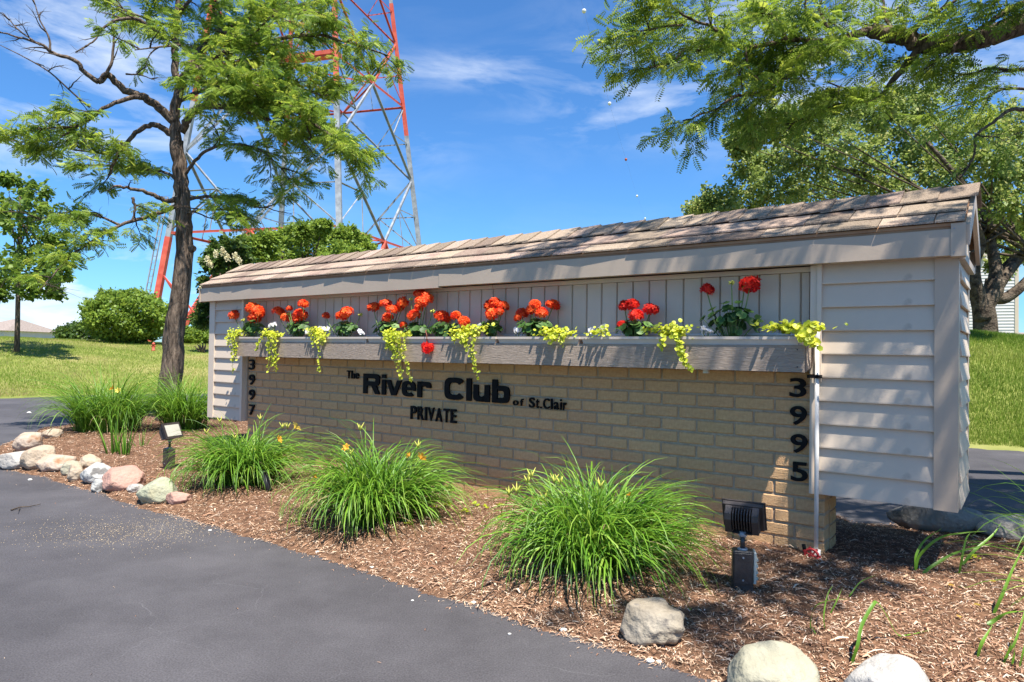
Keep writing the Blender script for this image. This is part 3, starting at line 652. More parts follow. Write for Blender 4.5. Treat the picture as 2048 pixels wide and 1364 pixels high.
lm = liner_mb().mesh('window_box'); lsoil = MB().add([(-.284, -.1535, .066), (.284, -.1535, .066), (.284, .0215, .066), (-.284, .0215, .066)], [(0, 1, 2, 3)]).mesh('soil')
names = ['first', 'second', 'third', 'fourth', 'fifth', 'sixth', 'seventh', 'eighth']
for i in range(8):
    xc = -5.115 + .604 * i if i else -5.115
    xc = [-5.11, -4.51, -3.908, -3.308, -2.712, -2.107, -1.502, -.903][i]
    o = sgn(xc, 0, BASEZ + Z0)
    o = link('window_box', lm, 'liner_plastic', None, o, (0, 0, -YAW)); tag(o, ['beige plastic window box at the far left end of the planter', 'beige window box holding two geraniums, second from the left end', 'beige window box just left of the tallest orange geraniums', 'beige window box above the word River', 'beige window box above the word Club', 'beige window box above the words St.Clair', 'beige window box with the short bright red geranium', 'beige window box with the tall geranium at the right end'][i], 'planter', 'window boxes in the wooden trough')
    s_ = link('soil', lsoil, 'potting_soil', o)

# ------------------------------------------------------------------ lettering
def text_mesh(ch, xl, xr, zb, zt, bold=.02, ext=.006, full=False):
    cu = bpy.data.curves.new('letter', 'FONT'); cu.body = ch; cu.size = 1; cu.offset = bold; cu.extrude = .5; cu.resolution_u = 6
    o = bpy.data.objects.new('t', cu); COL.objects.link(o); dg = bpy.context.evaluated_depsgraph_get(); me = bpy.data.meshes.new_from_object(o.evaluated_get(dg))
    bpy.data.objects.remove(o); bpy.data.curves.remove(cu)
    co = np.zeros(len(me.vertices) * 3); me.vertices.foreach_get('co', co); co = co.reshape(-1, 3); a, b = co.min(0), co.max(0)
    co = (co - a) / (b - a); N = np.stack([xl + co[:, 0] * (xr - xl), (1 - co[:, 2]) * ext * 2 - ext, zb + co[:, 1] * (zt - zb)], 1)
    me.vertices.foreach_set('co', N.ravel()); me.update(); return me
def letter(ch, xl, xr, zb, zt, bold=.02):
    o = link('letter', text_mesh(ch, xl, xr, zb, zt, bold), 'letter_black', sign, (0, .019, Z0)); o['label'] = 'black raised %s "%s"' % ('numeral' if ch.isdigit() else 'character', ch); return o
def row(txt, xl, xr, zb, zt, wid, xh=.72, bold=.02, gap=.18):
    tot = sum(wid[ch] for ch in txt) + gap * (len(txt) - 1); k = (xr - xl) / tot; x = xl; H = zt - zb
    for ch in txt:
        w = wid[ch] * k
        if ch == '.': letter(ch, x, x + w, zb, zb + H * .17, bold)
        elif ch != ' ':
            top = zb + H * (1 if (ch.isupper() or ch in 'hlfibdk') else .88 if ch == 't' else xh); letter(ch, x, x + w, zb, top, bold)
        x += w + gap * k
W1 = dict(T=.9, h=.8, e=.8, o=.85, f=.5, S=.95, t=.5, C=1.05, l=.24, a=.8, i=.24, r=.52, P=.95, R=1.0, I=.28, V=1.0, A=1.05, E=.85)
W1['.'] = .24
row('The', -4.032, -3.893, -.222, -.160, W1, bold=.010)
row('of', -2.407, -2.325, -.338, -.292, W1, bold=.010, gap=.3)
row('St.Clair', -2.280, -2.003, -.345, -.280, W1, bold=.012, gap=.24)
row('PRIVATE', -3.326, -2.888, -.490, -.395, W1, bold=.014, gap=.2)
for i, (ch, xa) in enumerate(zip('3995', (-.700, -.697, -.693, -.690))):
    zb = -.196 - .1375 * i; letter(ch, xa, xa + .078, zb, zb + .094, .014)
for i, ch in enumerate('3997'):
    zb = -.192 - .1345 * i; letter(ch, -5.372 + i * .006, -5.288 + i * .006, zb, zb + .094, .014)
# wide squared letters of the name, drawn as thick strokes
def sup(cx, cy, a, b, t, n):
    c_, s2 = math.cos(t), math.sin(t); return (cx + a * math.copysign(abs(c_) ** (2 / n), c_), cy + b * math.copysign(abs(s2) ** (2 / n), s2))
def ring(q, cx, cy, ox, oy, ix, iy, a0, a1, y0=-.006, y1=.006, N=26, n1=3.6, n2=3.4):
    A = [sup(cx, cy, ox, oy, math.radians(a0 + (a1 - a0) * k / N), n1) for k in range(N + 1)]; B = [sup(cx, cy, ix, iy, math.radians(a0 + (a1 - a0) * k / N), n2) for k in range(N + 1)]
    vs = [(p[0], y0, p[1]) for p in A] + [(p[0], y0, p[1]) for p in B] + [(p[0], y1, p[1]) for p in A] + [(p[0], y1, p[1]) for p in B]; M = N + 1; fs = []
    for k in range(N): fs += [(k, k + 1, M + k + 1, M + k), (2 * M + k, 3 * M + k, 3 * M + k + 1, 2 * M + k + 1), (k, 2 * M + k, 2 * M + k + 1, k + 1), (M + k, M + k + 1, 3 * M + k + 1, 3 * M + k)]
    fs += [(0, M, 3 * M, 2 * M), (N, 2 * M + N, 3 * M + N, M + N)]; q.add(vs, fs)
def glyph(ch, x0, x1, zb, H):
    q = MB(); w = x1 - x0; st = .0425; hb = .034; xh = H * .745; hw = st / 2
    R = lambda a, b, c_, d: q.box(x0 + a, x0 + b, -.006, .006, zb + c_, zb + d)
    PL = lambda p: q.prism([(x0 + a, zb + b) for a, b in p], 'y', -.006, .006)
    if ch == 'R':
        m = H * .40; R(0, st, 0, H); R(st, w * .55, H - hb, H); R(st, w * .55, m, m + hb)
        ring(q, x0 + w * .55, zb + (H + m) / 2, w * .43, (H - m) / 2, w * .43 - st, (H - m) / 2 - hb, -90, 90)
        PL([(w * .50, m - .0005), (w * .80, m - .0005), (w, 0), (w - st * 1.12, 0)])
    elif ch == 'i': R(0, w, 0, xh); R(0, w, xh + H * .07, H)
    elif ch == 'l': R(0, w, 0, H)
    elif ch == 'v': PL([(0, xh), (w / 2 - st * .55, 0), (w / 2, 0), (w / 2, st * .7), (st * 1.05, xh)]); PL([(w / 2, 0), (w / 2 + st * .55, 0), (w, xh), (w - st * 1.05, xh), (w / 2, st * .7)])
    elif ch == 'e': ring(q, x0 + w / 2, zb + xh / 2, w / 2, xh / 2, w / 2 - st, xh / 2 - .026, -8, 312, n1=3); R(st - .002, w - st + .002, xh / 2 - .011, xh / 2 + .011)
    elif ch == 'r': R(0, st, 0, xh); ring(q, x0 + w * .52 + .01, zb + xh * .62, w * .48, xh * .38, w * .48 - st * .95, xh * .38 - hb, 0, 140)
    elif ch == 'C': ring(q, x0 + w / 2, zb + H / 2, w / 2, H / 2, w / 2 - st, H / 2 - hb, 32, 328)
    elif ch == 'u':
        R(w - st, w, 0, xh); R(0, st, xh * .45, xh)
        ring(q, x0 + w * .5, zb + xh * .45, w * .5, xh * .45, w * .5 - st, xh * .45 - hb, 180, 285)
        PL([(w * .62, 0), (w - st - .0003, 0.01), (w - st - .0003, hb + .012), (w * .56, hb)])
    elif ch == 'b':
        R(0, st, 0, H); ring(q, x0 + w * .5, zb + xh / 2, w * .5, xh / 2, w * .5 - st, xh / 2 - hb, -112, 112)
    o = q.obj('letter', 'letter_black', sign, (0, .019, Z0)); o['label'] = 'large black raised letter "%s"' % ch
for ch, a, b in [('R', -3.838, -3.655), ('i', -3.633, -3.591), ('v', -3.584, -3.425), ('e', -3.418, -3.283), ('r', -3.262, -3.140)]: glyph(ch, a, b, -.330, .152)
for ch, a, b in [('C', -3.000, -2.822), ('l', -2.800, -2.757), ('u', -2.738, -2.600), ('b', -2.578, -2.436)]: glyph(ch, a, b, -.330, .152)

# ------------------------------------------------------------------ white irrigation pipe with the red valve
pipe = empty('water_pipe', sgn(-.556, -.045, BASEZ), -YAW, label='white plastic water pipe rising beside the right siding panel', cat='pipe')
q = MB(); q.tube([(0, 0, .02), (.0, 0, .4), (-.004, 0, Z0 + .085)], .0102, 12); q.obj('pipe_run', 'pvc_pipe', pipe)
q = MB(); q.tube(catmull([(-.004, 0, Z0 + .075), (-.004, 0, Z0 + .10), (-.006, .006, Z0 + .112), (-.02, .03, Z0 + .113)]), .0135, 12); q.obj('elbow', 'pvc_pipe', pipe)
q = MB(); q.tube([(-.02, .065, Z0 + .113), (-.3, .083, Z0 + .112), (-4.6, .083, Z0 + .108)], .009, 8); q.obj('pipe_run', 'pvc_pipe', pipe)
MB().tube([(0, 0, -.01), (0, 0, .035)], .021, 10).obj('coupling', 'pvc_pipe', pipe)
MB().box(-.045, .017, -.015, .020, Z0 - .098, Z0 - .082).obj('pipe_clamp', 'letter_black', pipe)
v = empty('valve', (0, 0, 0)); v.parent = pipe; v.name = 'valve'
wheel = MB(); N = 14
pts = [Vector((-.012 + .030 * math.cos(2 * pi * k / N), -.035, .012 + .030 * math.sin(2 * pi * k / N))) for k in range(N + 1)]
wheel.tube(pts, .0065, 6)
for k in range(0, N, 2): wheel.tube([(-.012, -.037, .012), pts[k]], .004, 5)
wheel.tube([(-.012, -.045, .012), (-.012, .0, .012)], .008, 8)
for k in range(7): a = 2 * pi * k / 7; wheel.tube([(-.012 + .036 * math.cos(a), -.035, .012 + .036 * math.sin(a)), (-.012 + .036 * math.cos(a), -.030, .012 + .036 * math.sin(a))], .006, 6)
wo_ = wheel.obj('valve_wheel', 'red_valve', v)
MB().tube([(-.045, -.02, .02), (-.05, -.025, .055)], .009, 8).obj('valve_nozzle', 'letter_black', v)

# ------------------------------------------------------------------ floodlights
def floodlight(px, py, z, yaw_box, yaw_head, tilt, label, cover):
    p = onz(px, py, z); e = empty('floodlight', (p.x, p.y, bz(p.x, p.y) - .015), yaw_box, label=label, cat='floodlight')
    q = MB(); w, d, h = .040, .030, .175
    def rbox(q, x0, x1, y0, y1, z0, z1, c=.005):
        P = [(x0 + c, y0), (x1 - c, y0), (x1, y0 + c), (x1, y1 - c), (x1 - c, y1), (x0 + c, y1), (x0, y1 - c), (x0, y0 + c)]
        n = 8; vs = [(x, y, z0) for x, y in P] + [(x, y, z1 - c) for x, y in P] + [((x0 + x1) / 2 + (x - (x0 + x1) / 2) * (1 - 2 * c / (x1 - x0)), (y0 + y1) / 2 + (y - (y0 + y1) / 2) * (1 - 2 * c / (y1 - y0)), z1) for x, y in P]
        q.add(vs, [tuple(range(8))[::-1], tuple(range(16, 24))] + [(i, (i + 1) % n, n + (i + 1) % n, n + i) for i in range(n)] + [(n + i, n + (i + 1) % n, 2 * n + (i + 1) % n, 2 * n + i) for i in range(n)])
    rbox(q, -w, w, -d, d, 0, h); q.obj('junction_box', 'lamp_bronze', e)
    q = MB(); rbox(q, -w + .005, w - .005, -d - .006, -d - .0005, .045, h - .008, .002); cv = q.obj('cover_plate', 'lamp_bronze', e)
    for zz in (.06, h - .025): MB().tube([(0, -d - .0085, zz), (0, -d - .0055, zz)], .004, 10).obj('screw', 'grey_metal', cv)
    MB().tube([(0, 0, h - .001), (0, 0, h + .006)], [.022, .019], 14).obj('collar', 'grey_metal', e)
    MB().tube([(0, 0, h + .004), (0, 0, h + .052)], .0095, 10).obj('stem', 'lamp_bronze', e)
    kn = MB(); kn.tube([(-.012, 0, h + .060), (.012, 0, h + .060)], .013, 12); kn.tube([(-.017, -.0, h + .060), (.017, 0, h + .060)], .006, 8); kn.obj('knuckle', 'grey_metal', e)
    hd = empty('lamp_head', (0, 0, h + .066)); hd.parent = e; hd.rotation_euler = (tilt, 0, yaw_head)
    # head: front frame in +y (light side), tapered finned body behind
    q = MB(); a, b = .078, .055
    q.add([(-a, .030, .0), (a, .030, .0), (a, .030, 2 * b), (-a, .030, 2 * b), (-a - .004, .048, -.004), (a + .004, .048, -.004), (a + .004, .048, 2 * b + .004), (-a - .004, .048, 2 * b + .004)], [(0, 1, 2, 3)[::-1], (4, 5, 6, 7), (0, 4, 5, 1)[::-1], (1, 5, 6, 2)[::-1], (2, 6, 7, 3)[::-1], (3, 7, 4, 0)[::-1]])
    q.box(-a - .008, a + .008, .0485, .056, -.008, 2 * b + .008); fr = q.obj('head_frame', 'lamp_bronze', hd)
    MB().box(-a + .008, a - .008, .0562, .058, .010, 2 * b - .010).obj('lens', 'lamp_glass', hd)
    for xs in (-1, 1):
        x0, x1 = sorted((xs * .066, xs * .040)); MB().prism([(.0295, 2 * b - .004), (-.004, 2 * b - .022), (-.014, 2 * b - .045), (-.014, .006), (.0295, .002)], 'x', x0, x1).obj('head_side', 'lamp_bronze', hd)
    for k in range(7):
        x = -.033 + .011 * k; MB().prism([(.0295, 2 * b - .004), (-.002, 2 * b - .022), (-.012, 2 * b - .045), (-.010, .018), (.012, .008), (.0295, .004)], 'x', x - .002, x + .002).obj('cooling_fin', 'lamp_bronze', hd)
    MB().box(-.0395, .0395, .0215, .0293, .004, 2 * b - .006).obj('fin_plate', 'lamp_bronze', hd)
    MB().box(-.0395, .0395, -.010, .0213, .0, .0038).obj('fin_base', 'lamp_bronze', hd)
    if cover:
        q = MB(); rbox(q, w + .001, w + .012, -.024, .040, .045, h - .004, .003); c_ = q.obj('outlet_cover', 'cover_plastic', e)
        for zz in (.06, .085, .110, .135): MB().box(w + .013, w + .019, -.020, .036, zz, zz + .008).obj('cover_rib', 'cover_plastic', c_)
    return e
floodlight(1484, 1190, .05, -.22, -.30, .38, 'black finned floodlight seen from behind, near the right siding', True)
floodlight(338, 945, .05, -.72, -1.15, .42, 'bronze floodlight with pale lens tilted up behind the green rock', False)
# small well light lying in the daylily
p = onz(536, 990, .05); e = empty('spotlight', (p.x, p.y, bz(p.x, p.y)), 0, label='small black tubular spotlight leaning at the foot of a daylily', cat='spotlight')
MB().tube([(.01, -.01, .0), (-.035, .02, .10)], [.022, .026], 14).obj('lamp_barrel', 'black_plastic', e)
MB().tube([(-.0365, .0205, .103), (-.046, .027, .124)], [.028, .024], 14).obj('lamp_hood', 'black_plastic', e)

# ------------------------------------------------------------------ plants in the window boxes
def onsign(px, py, yl):
    """sign-local x and eye-relative z where the sight line meets the plane y = yl"""
    d = ray(px, py); o = Vector((0, 0, CAMH)); P = HS + SE2 * yl + Vector((0, 0, CAMH)); t = (P - o).dot(SE2) / d.dot(SE2); Q = o + d * t - HS
    return Q.dot(SE1), Q.z - CAMH
def sw(x, y, z): return sgn(x, y, CAMH + z)
SOILZ = .066
def head_mesh(seed, n=54):
    r = np.random.RandomState(seed); D = rand_dirs(r, n * 2); D = D[D[:, 2] > -.55][:n]; n = len(D); V = []; Fc = []; T = []
    for d in D:
        c = d * (.58 + .36 * r.rand()); t0 = np.clip(.5 + .35 * r.randn(), 0, 1)
        a = np.cross(d, [0, 0, 1.]); a = a / (np.linalg.norm(a) + 1e-6) if np.linalg.norm(a) > .05 else np.array([1., 0, 0]); b = np.cross(d, a); ph = r.rand() * 6.28
        for k in range(5):
            an = ph + k * 2 * pi / 5; u = a * math.cos(an) + b * math.sin(an); w = np.cross(d, u); l = .34 + .24 * r.rand(); i = len(V)
            V += [c, c + u * l * .55 + w * .13 + d * .06, c + u * l + d * (.02 + .08 * r.rand()), c + u * l * .55 - w * .13 + d * .06]; Fc.append((i, i + 1, i + 2, i + 3)); T += [max(0, t0 - .25), t0, min(1, t0 + .15), t0]
    return npmesh('flower_head', V, Fc, T)
HEADS = [head_mesh(s_) for s_ in (1, 2, 3, 4)]
HEADO = [m.copy() for m in HEADS]
for m in HEADS: m.materials.append(MATS['geranium_red'])
for m in HEADO: m.materials.append(MATS['geranium_orange'])
def leafdisc(k=11, cup=.25):
    T = [(0, 0, 0)] + [(math.cos(2 * pi * i / k) * (1 if i % 2 else .93), math.sin(2 * pi * i / k) * (1 if i % 2 else .93), cup * (1 if i % 2 else .8)) for i in range(k)]
    T[1] = (.35, 0, cup * .3); return np.array(T), np.array([(0, 1 + i, 1 + (i + 1) % k) for i in range(k)])
def ger(leaf, heads, label, n=64, m='orange', r=None, buds=()):
    """leaf = (px, py, half width px, half height px); heads = [(px, py, radius px)]"""
    lx, lzz = onsign(leaf[0], leaf[1], -.06); Yd = sw(lx, -.06, 0).y; hw, hh = leaf[2] * Yd / FPX / .86, leaf[3] * Yd / FPX
    base = sw(lx, -.06, SOILZ); e = empty('geranium', base, -YAW, label=label, cat='geranium', group='geraniums in the window boxes')
    rr_ = np.random.RandomState(int(leaf[0])); D = rand_dirs(rr_, n); R = rr_.rand(n) ** .45
    pos = np.stack([D[:, 0] * R * hw, D[:, 1] * R * .06 - .01, (lzz - SOILZ) + D[:, 2] * R * hh], 1); pos[:, 2] = np.maximum(pos[:, 2], .012)
    up = norm(D * .9 + np.array([0, -.35, .9])); T, Fc = leafdisc(); sc = np.minimum(.018 + .017 * rr_.rand(n), .03 if n < 60 else .028)
    V, F2 = scatter(T, Fc, pos, np.cross(up, rand_dirs(rr_, n)), up, sc); t = np.repeat(np.clip(.45 + .3 * rr_.randn(n), 0, 1), len(T)); t[::len(T)] *= .5
    link('foliage', npmesh('foliage', V, F2, t), 'geranium_leaf', e)
    q = MB()
    for p in pos[::2]: q.tube([(p[0] * .2, 0, -.005), (p[0] * .6, p[1] * .7, p[2] * .5), tuple(p)], [.0025, .002, .0012], 4)
    q.obj('stems', 'stem_green', e)
    for i, h in enumerate(list(heads) + [b + (0,) for b in buds]):
        yl = -.06 - .05 * ((i * 37) % 5 - 2) / 2 * .8; x, z = onsign(h[0], h[1], yl); rad = h[2] * sw(x, yl, 0).y / FPX
        lp = Vector((x - lx, yl + .06, z - SOILZ)); st_ = Vector(((x - lx) * .25, 0, .02))
        g = MB().tube(catmull([st_, st_.lerp(lp, .5) + Vector(((x - lx) * .1, 0, .01)), lp - Vector((0, 0, rad * .3))], 4), [.0032] * 8 + [.002], 5).obj('stem', 'stem_green', e)
        if len(h) == 4:
            b = MB()
            for k in range(9):
                d_ = Vector((math.sin(k * 2.4), math.cos(k * 2.4) * .6, .6 - .17 * k)).normalized(); b.tube([(0, 0, 0), d_ * rad * .6, d_ * rad], [rad * .1, rad * .24, rad * .05], 5)
            b.obj('flower_bud', 'bud', e, lp)
        else:
            M = (HEADO if m == 'orange' else HEADS)[i % 4]; o = link('flower_head', M, None, e, lp, (rr_.rand() * .5 - .25, rr_.rand() * .5 - .25, rr_.rand() * 6)); k = rad / .95; o.scale = (k * (1 + .1 * rr_.randn()), k, k * (.92 + .06 * rr_.randn()))
    return e
ger((508, 655, 25, 14), [(470, 632, 12), (506, 617, 13), (516, 625, 13), (509, 636, 12)], 'orange geranium with one head reaching over the left siding, leftmost in the planter', buds=[(486, 640, 5)])
ger((600, 655, 32, 16), [(556, 623, 12), (579, 617, 7), (607, 609, 11), (573, 635, 10), (600, 631, 14), (596, 642, 11)], 'geranium of six orange heads, second plant from the left', 60, buds=[(577, 628, 5)])
ger((692, 656, 26, 14), [(652, 632, 8), (684, 632, 13), (694, 626, 13)], 'small orange geranium with two heads above the second box seam from the left', buds=[(721, 629, 6)])
ger((775, 656, 28, 16), [(748, 615, 12), (772, 608, 12), (783, 620, 12), (806, 606, 13), (775, 637, 12), (798, 616, 11)], 'geranium with a wide cluster of red orange heads behind the longest chartreuse trail', 56, buds=[(790, 622, 5)])
ger((834, 660, 34, 14), [(840, 590, 13), (853, 597, 14), (843, 605, 13), (838, 616, 10), (828, 632, 13), (807, 650, 8)], 'tallest geranium of the planter, its heads stacked up to the fascia', 60, buds=[(822, 598, 5), (865, 622, 6)])
ger((888, 658, 32, 13), [(884, 635, 15), (912, 632, 12), (927, 644, 12), (930, 656, 10)], 'orange geranium leaning right above the word Club', 52)
ger((985, 654, 22, 12), [(980, 612, 14), (990, 607, 13), (984, 630, 13), (1006, 613, 13), (999, 625, 10)], 'compact geranium of bunched red orange heads just right of the word Club')
ger((1070, 655, 36, 15), [(1044, 628, 13), (1036, 636, 9), (1070, 610, 12), (1064, 620, 12), (1083, 627, 14), (1106, 610, 14)], 'orange geranium with four heads on long stalks above the words St.Clair', 56)
ger((1270, 655, 30, 14), [(1250, 613, 14), (1264, 610, 14), (1272, 633, 15), (1302, 619, 14), (1245, 650, 11)], 'short scarlet geranium standing alone in the seventh box', 46, 'red')
ger((1466, 636, 52, 36), [(1414, 580, 14), (1499, 570, 22)], 'tall scarlet geranium with broad green leaves at the right end of the planter', 74, 'red', buds=[(1463, 565, 7), (1489, 573, 6)])
# the fallen head hanging over the trough
x, z = onsign(855, 694, -.185); e = empty('hanging_bloom', sw(x, -.185, z), -YAW, label='red geranium head hanging upside down over the front of the trough', cat='flower')
o = link('flower_head', HEADS[1], None, e, (0, 0, 0), (pi, 0, 0)); k = 14.5 * e.location.y / FPX; o.scale = (k, k * .8, k)
MB().tube(catmull([(-.06, .05, .115), (-.03, .01, .105), (0, -.01, .08), (0, -.005, .02)]), .003, 5).obj('stem', 'seed_brown', e)

def hexleaf():
    k = 6; T = [(.0, 0, 0)] + [(.55 + .55 * math.cos(2 * pi * i / k), .5 * math.sin(2 * pi * i / k), .12) for i in range(k)]
    return np.array(T), np.array([(0, 1 + i, 1 + (i + 1) % k) for i in range(k)])
def jenny(cx, cy, hw, trails, label, n=110, m='jenny_leaf', hh=9, ls=.021):
    """cx, cy, hw, hh in px on the rim; trails = [(px0, py0, px1, py1, width px)]"""
    r = np.random.RandomState(int(cx) + 5); x0, z0 = onsign(cx, cy, -.12); e = empty('creeping_jenny', sw(x0, -.12, SOILZ), -YAW, label=label, cat='trailing plant', group='chartreuse trailing plants')
    k = sw(x0, 0, 0).y / FPX; P = []; U = []; q = MB()
    W_ = r.randn(n) * hw * .45 * k / .86; Zz = (z0 - SOILZ) + r.randn(n) * hh * .45 * k; Yy = -.03 + .07 * (r.rand(n) - .5)
    P.append(np.stack([W_, Yy, np.maximum(Zz, .012)], 1)); U.append(norm(rand_dirs(r, n) * .6 + np.array([0, -.4, .8])))
    for (a, b, c, d, w) in trails:
        ns = max(1, int(w / 4)); 
        for s_ in range(ns):
            ya = -.06; off = (r.rand() - .5) * w; fr = 1 - .45 * r.rand() * (s_ > 0)
            xa, za = onsign(a + off, b, -.19); xb, zb_ = onsign(c + off * .6, b + (d - b) * fr, -.195)
            pts = catmull([(xa - x0, -.01, max(.04, 0)), (xa - x0, -.05, .052), (xa - x0 + .01 * r.randn(), -.078, min(za - SOILZ, .03)), ((xa + xb) / 2 - x0 + .014 * r.randn(), -.078, (za + zb_) / 2 - SOILZ), (xb - x0, -.075, zb_ - SOILZ)], 6)
            q.tube(pts, .0012, 4, False); L = sum((pts[i + 1] - pts[i]).length for i in range(len(pts) - 1)); m_ = int(L / (.0085 if w > 8 else .0065)); ii = np.linspace(0, len(pts) - 1.01, m_)
            A = np.array([list(pts[int(t)].lerp(pts[int(t) + 1], t - int(t))) for t in ii]); P.append(A + r.randn(m_, 3) * .0035); U.append(norm(rand_dirs(r, m_) * .75 + np.array([0, -1., .35])))
    P = np.concatenate(P); U = np.concatenate(U); T, Fc = hexleaf(); sc = ls * (.6 + .6 * r.rand(len(P)))
    V, F2 = scatter(T, Fc, P, np.cross(U, rand_dirs(r, len(P))), U, sc); t = np.repeat(np.clip(.55 + .28 * r.randn(len(P)), 0, 1), len(T))
    link('foliage', npmesh('foliage', V, F2, t), m, e)
    if q.v: q.obj('trailing_stems', 'stem_green', e)
    return e
jenny(478, 666, 22, [(468, 672, 470, 722, 16), (462, 668, 466, 745, 3), (455, 668, 458, 690, 6)], 'chartreuse trailing plant spilling over the left end of the trough')
jenny(545, 668, 24, [(545, 672, 546, 733, 26), (540, 672, 538, 742, 5), (525, 680, 515, 702, 6), (553, 680, 552, 740, 5)], 'chartreuse trailing plant hanging in a broad curtain left of the numeral column', 150)
jenny(640, 664, 28, [(636, 672, 640, 745, 5), (648, 672, 648, 690, 12), (628, 670, 630, 690, 8)], 'chartreuse trailing plant with one thin strand, third from the left', 140)
jenny(785, 668, 14, [(785, 668, 795, 722, 28), (790, 670, 806, 756, 16), (808, 700, 822, 764, 5), (776, 680, 770, 700, 8)], 'longest and fullest chartreuse trail, falling to the word River', 110)
jenny(925, 664, 26, [(935, 672, 950, 742, 9), (925, 672, 928, 690, 14), (945, 680, 954, 752, 4), (910, 670, 908, 684, 8)], 'chartreuse trailing plant falling right of the word Club', 130)
jenny(955, 658, 34, [], 'low chartreuse tuft between two geraniums above the word Club', 90)
jenny(1115, 665, 40, [(1107, 672, 1107, 686, 8), (1123, 672, 1124, 690, 9), (1096, 670, 1092, 680, 6)], 'chartreuse mound with two short tufts above the words St.Clair', 190)
jenny(1205, 665, 26, [], 'sparse chartreuse tuft beside white petunias in the sixth box', 60)
jenny(1340, 660, 44, [(1325, 672, 1322, 700, 10), (1350, 668, 1372, 732, 8), (1360, 700, 1385, 742, 5)], 'spreading yellow green trailer right of the scarlet geranium', 230)
jenny(1590, 656, 56, [(1612, 664, 1632, 690, 16), (1600, 664, 1610, 680, 10)], 'chartreuse trailer reaching past the right end of the trough', 230, ls=.027)
# white petunias
def petunia(px, py, w, n, label):
    x, z = onsign(px, py, -.1); r = np.random.RandomState(int(px)); e = empty('petunia', sw(x, -.1, SOILZ), -YAW, label=label, cat='flower', group='white petunias in the window boxes'); k = e.location.y / FPX
    T = [(0, 0, -.25)] + [(math.cos(2 * pi * i / 10) * (1 if i % 2 else .8), math.sin(2 * pi * i / 10) * (1 if i % 2 else .8), .1) for i in range(10)]; me = npmesh('petal_trumpet', np.array(T) * .021, np.array([(0, 1 + i, 1 + (i + 1) % 10) for i in range(10)])); me.materials.append(MATS['white_petal'])
    for i in range(n):
        lp = Vector(((r.rand() - .5) * w * 2 * k, -.03 + .03 * r.rand(), z - SOILZ + (r.rand() - .5) * 9 * k)); link('petal_trumpet', me, None, e, lp, (1.0 + .6 * r.randn() * .5, .5 * r.randn(), r.rand() * 6))
        MB().tube([(0, 0, -.01), lp * .95], .0015, 4).obj('stem', 'stem_green', e)
petunia(548, 650, 14, 7, 'white petunia between the first and second geraniums')
petunia(622, 662, 6, 3, 'small white petunia left of the thin chartreuse strand')
petunia(648, 659, 14, 6, 'white petunia above the thin chartreuse strand')
petunia(724, 665, 7, 4, 'white petunia right of the small two headed geranium')
petunia(964, 655, 5, 2, 'tiny white petunia left of the bunched geranium')
petunia(1036, 662, 10, 5, 'white petunia at the left foot of the four headed geranium')
petunia(1182, 660, 7, 4, 'white petunia left of the sixth box seam')
petunia(1208, 657, 8, 4, 'white petunia just left of the short scarlet geranium')
petunia(1412, 661, 10, 6, 'white petunia at the left foot of the tall scarlet geranium')

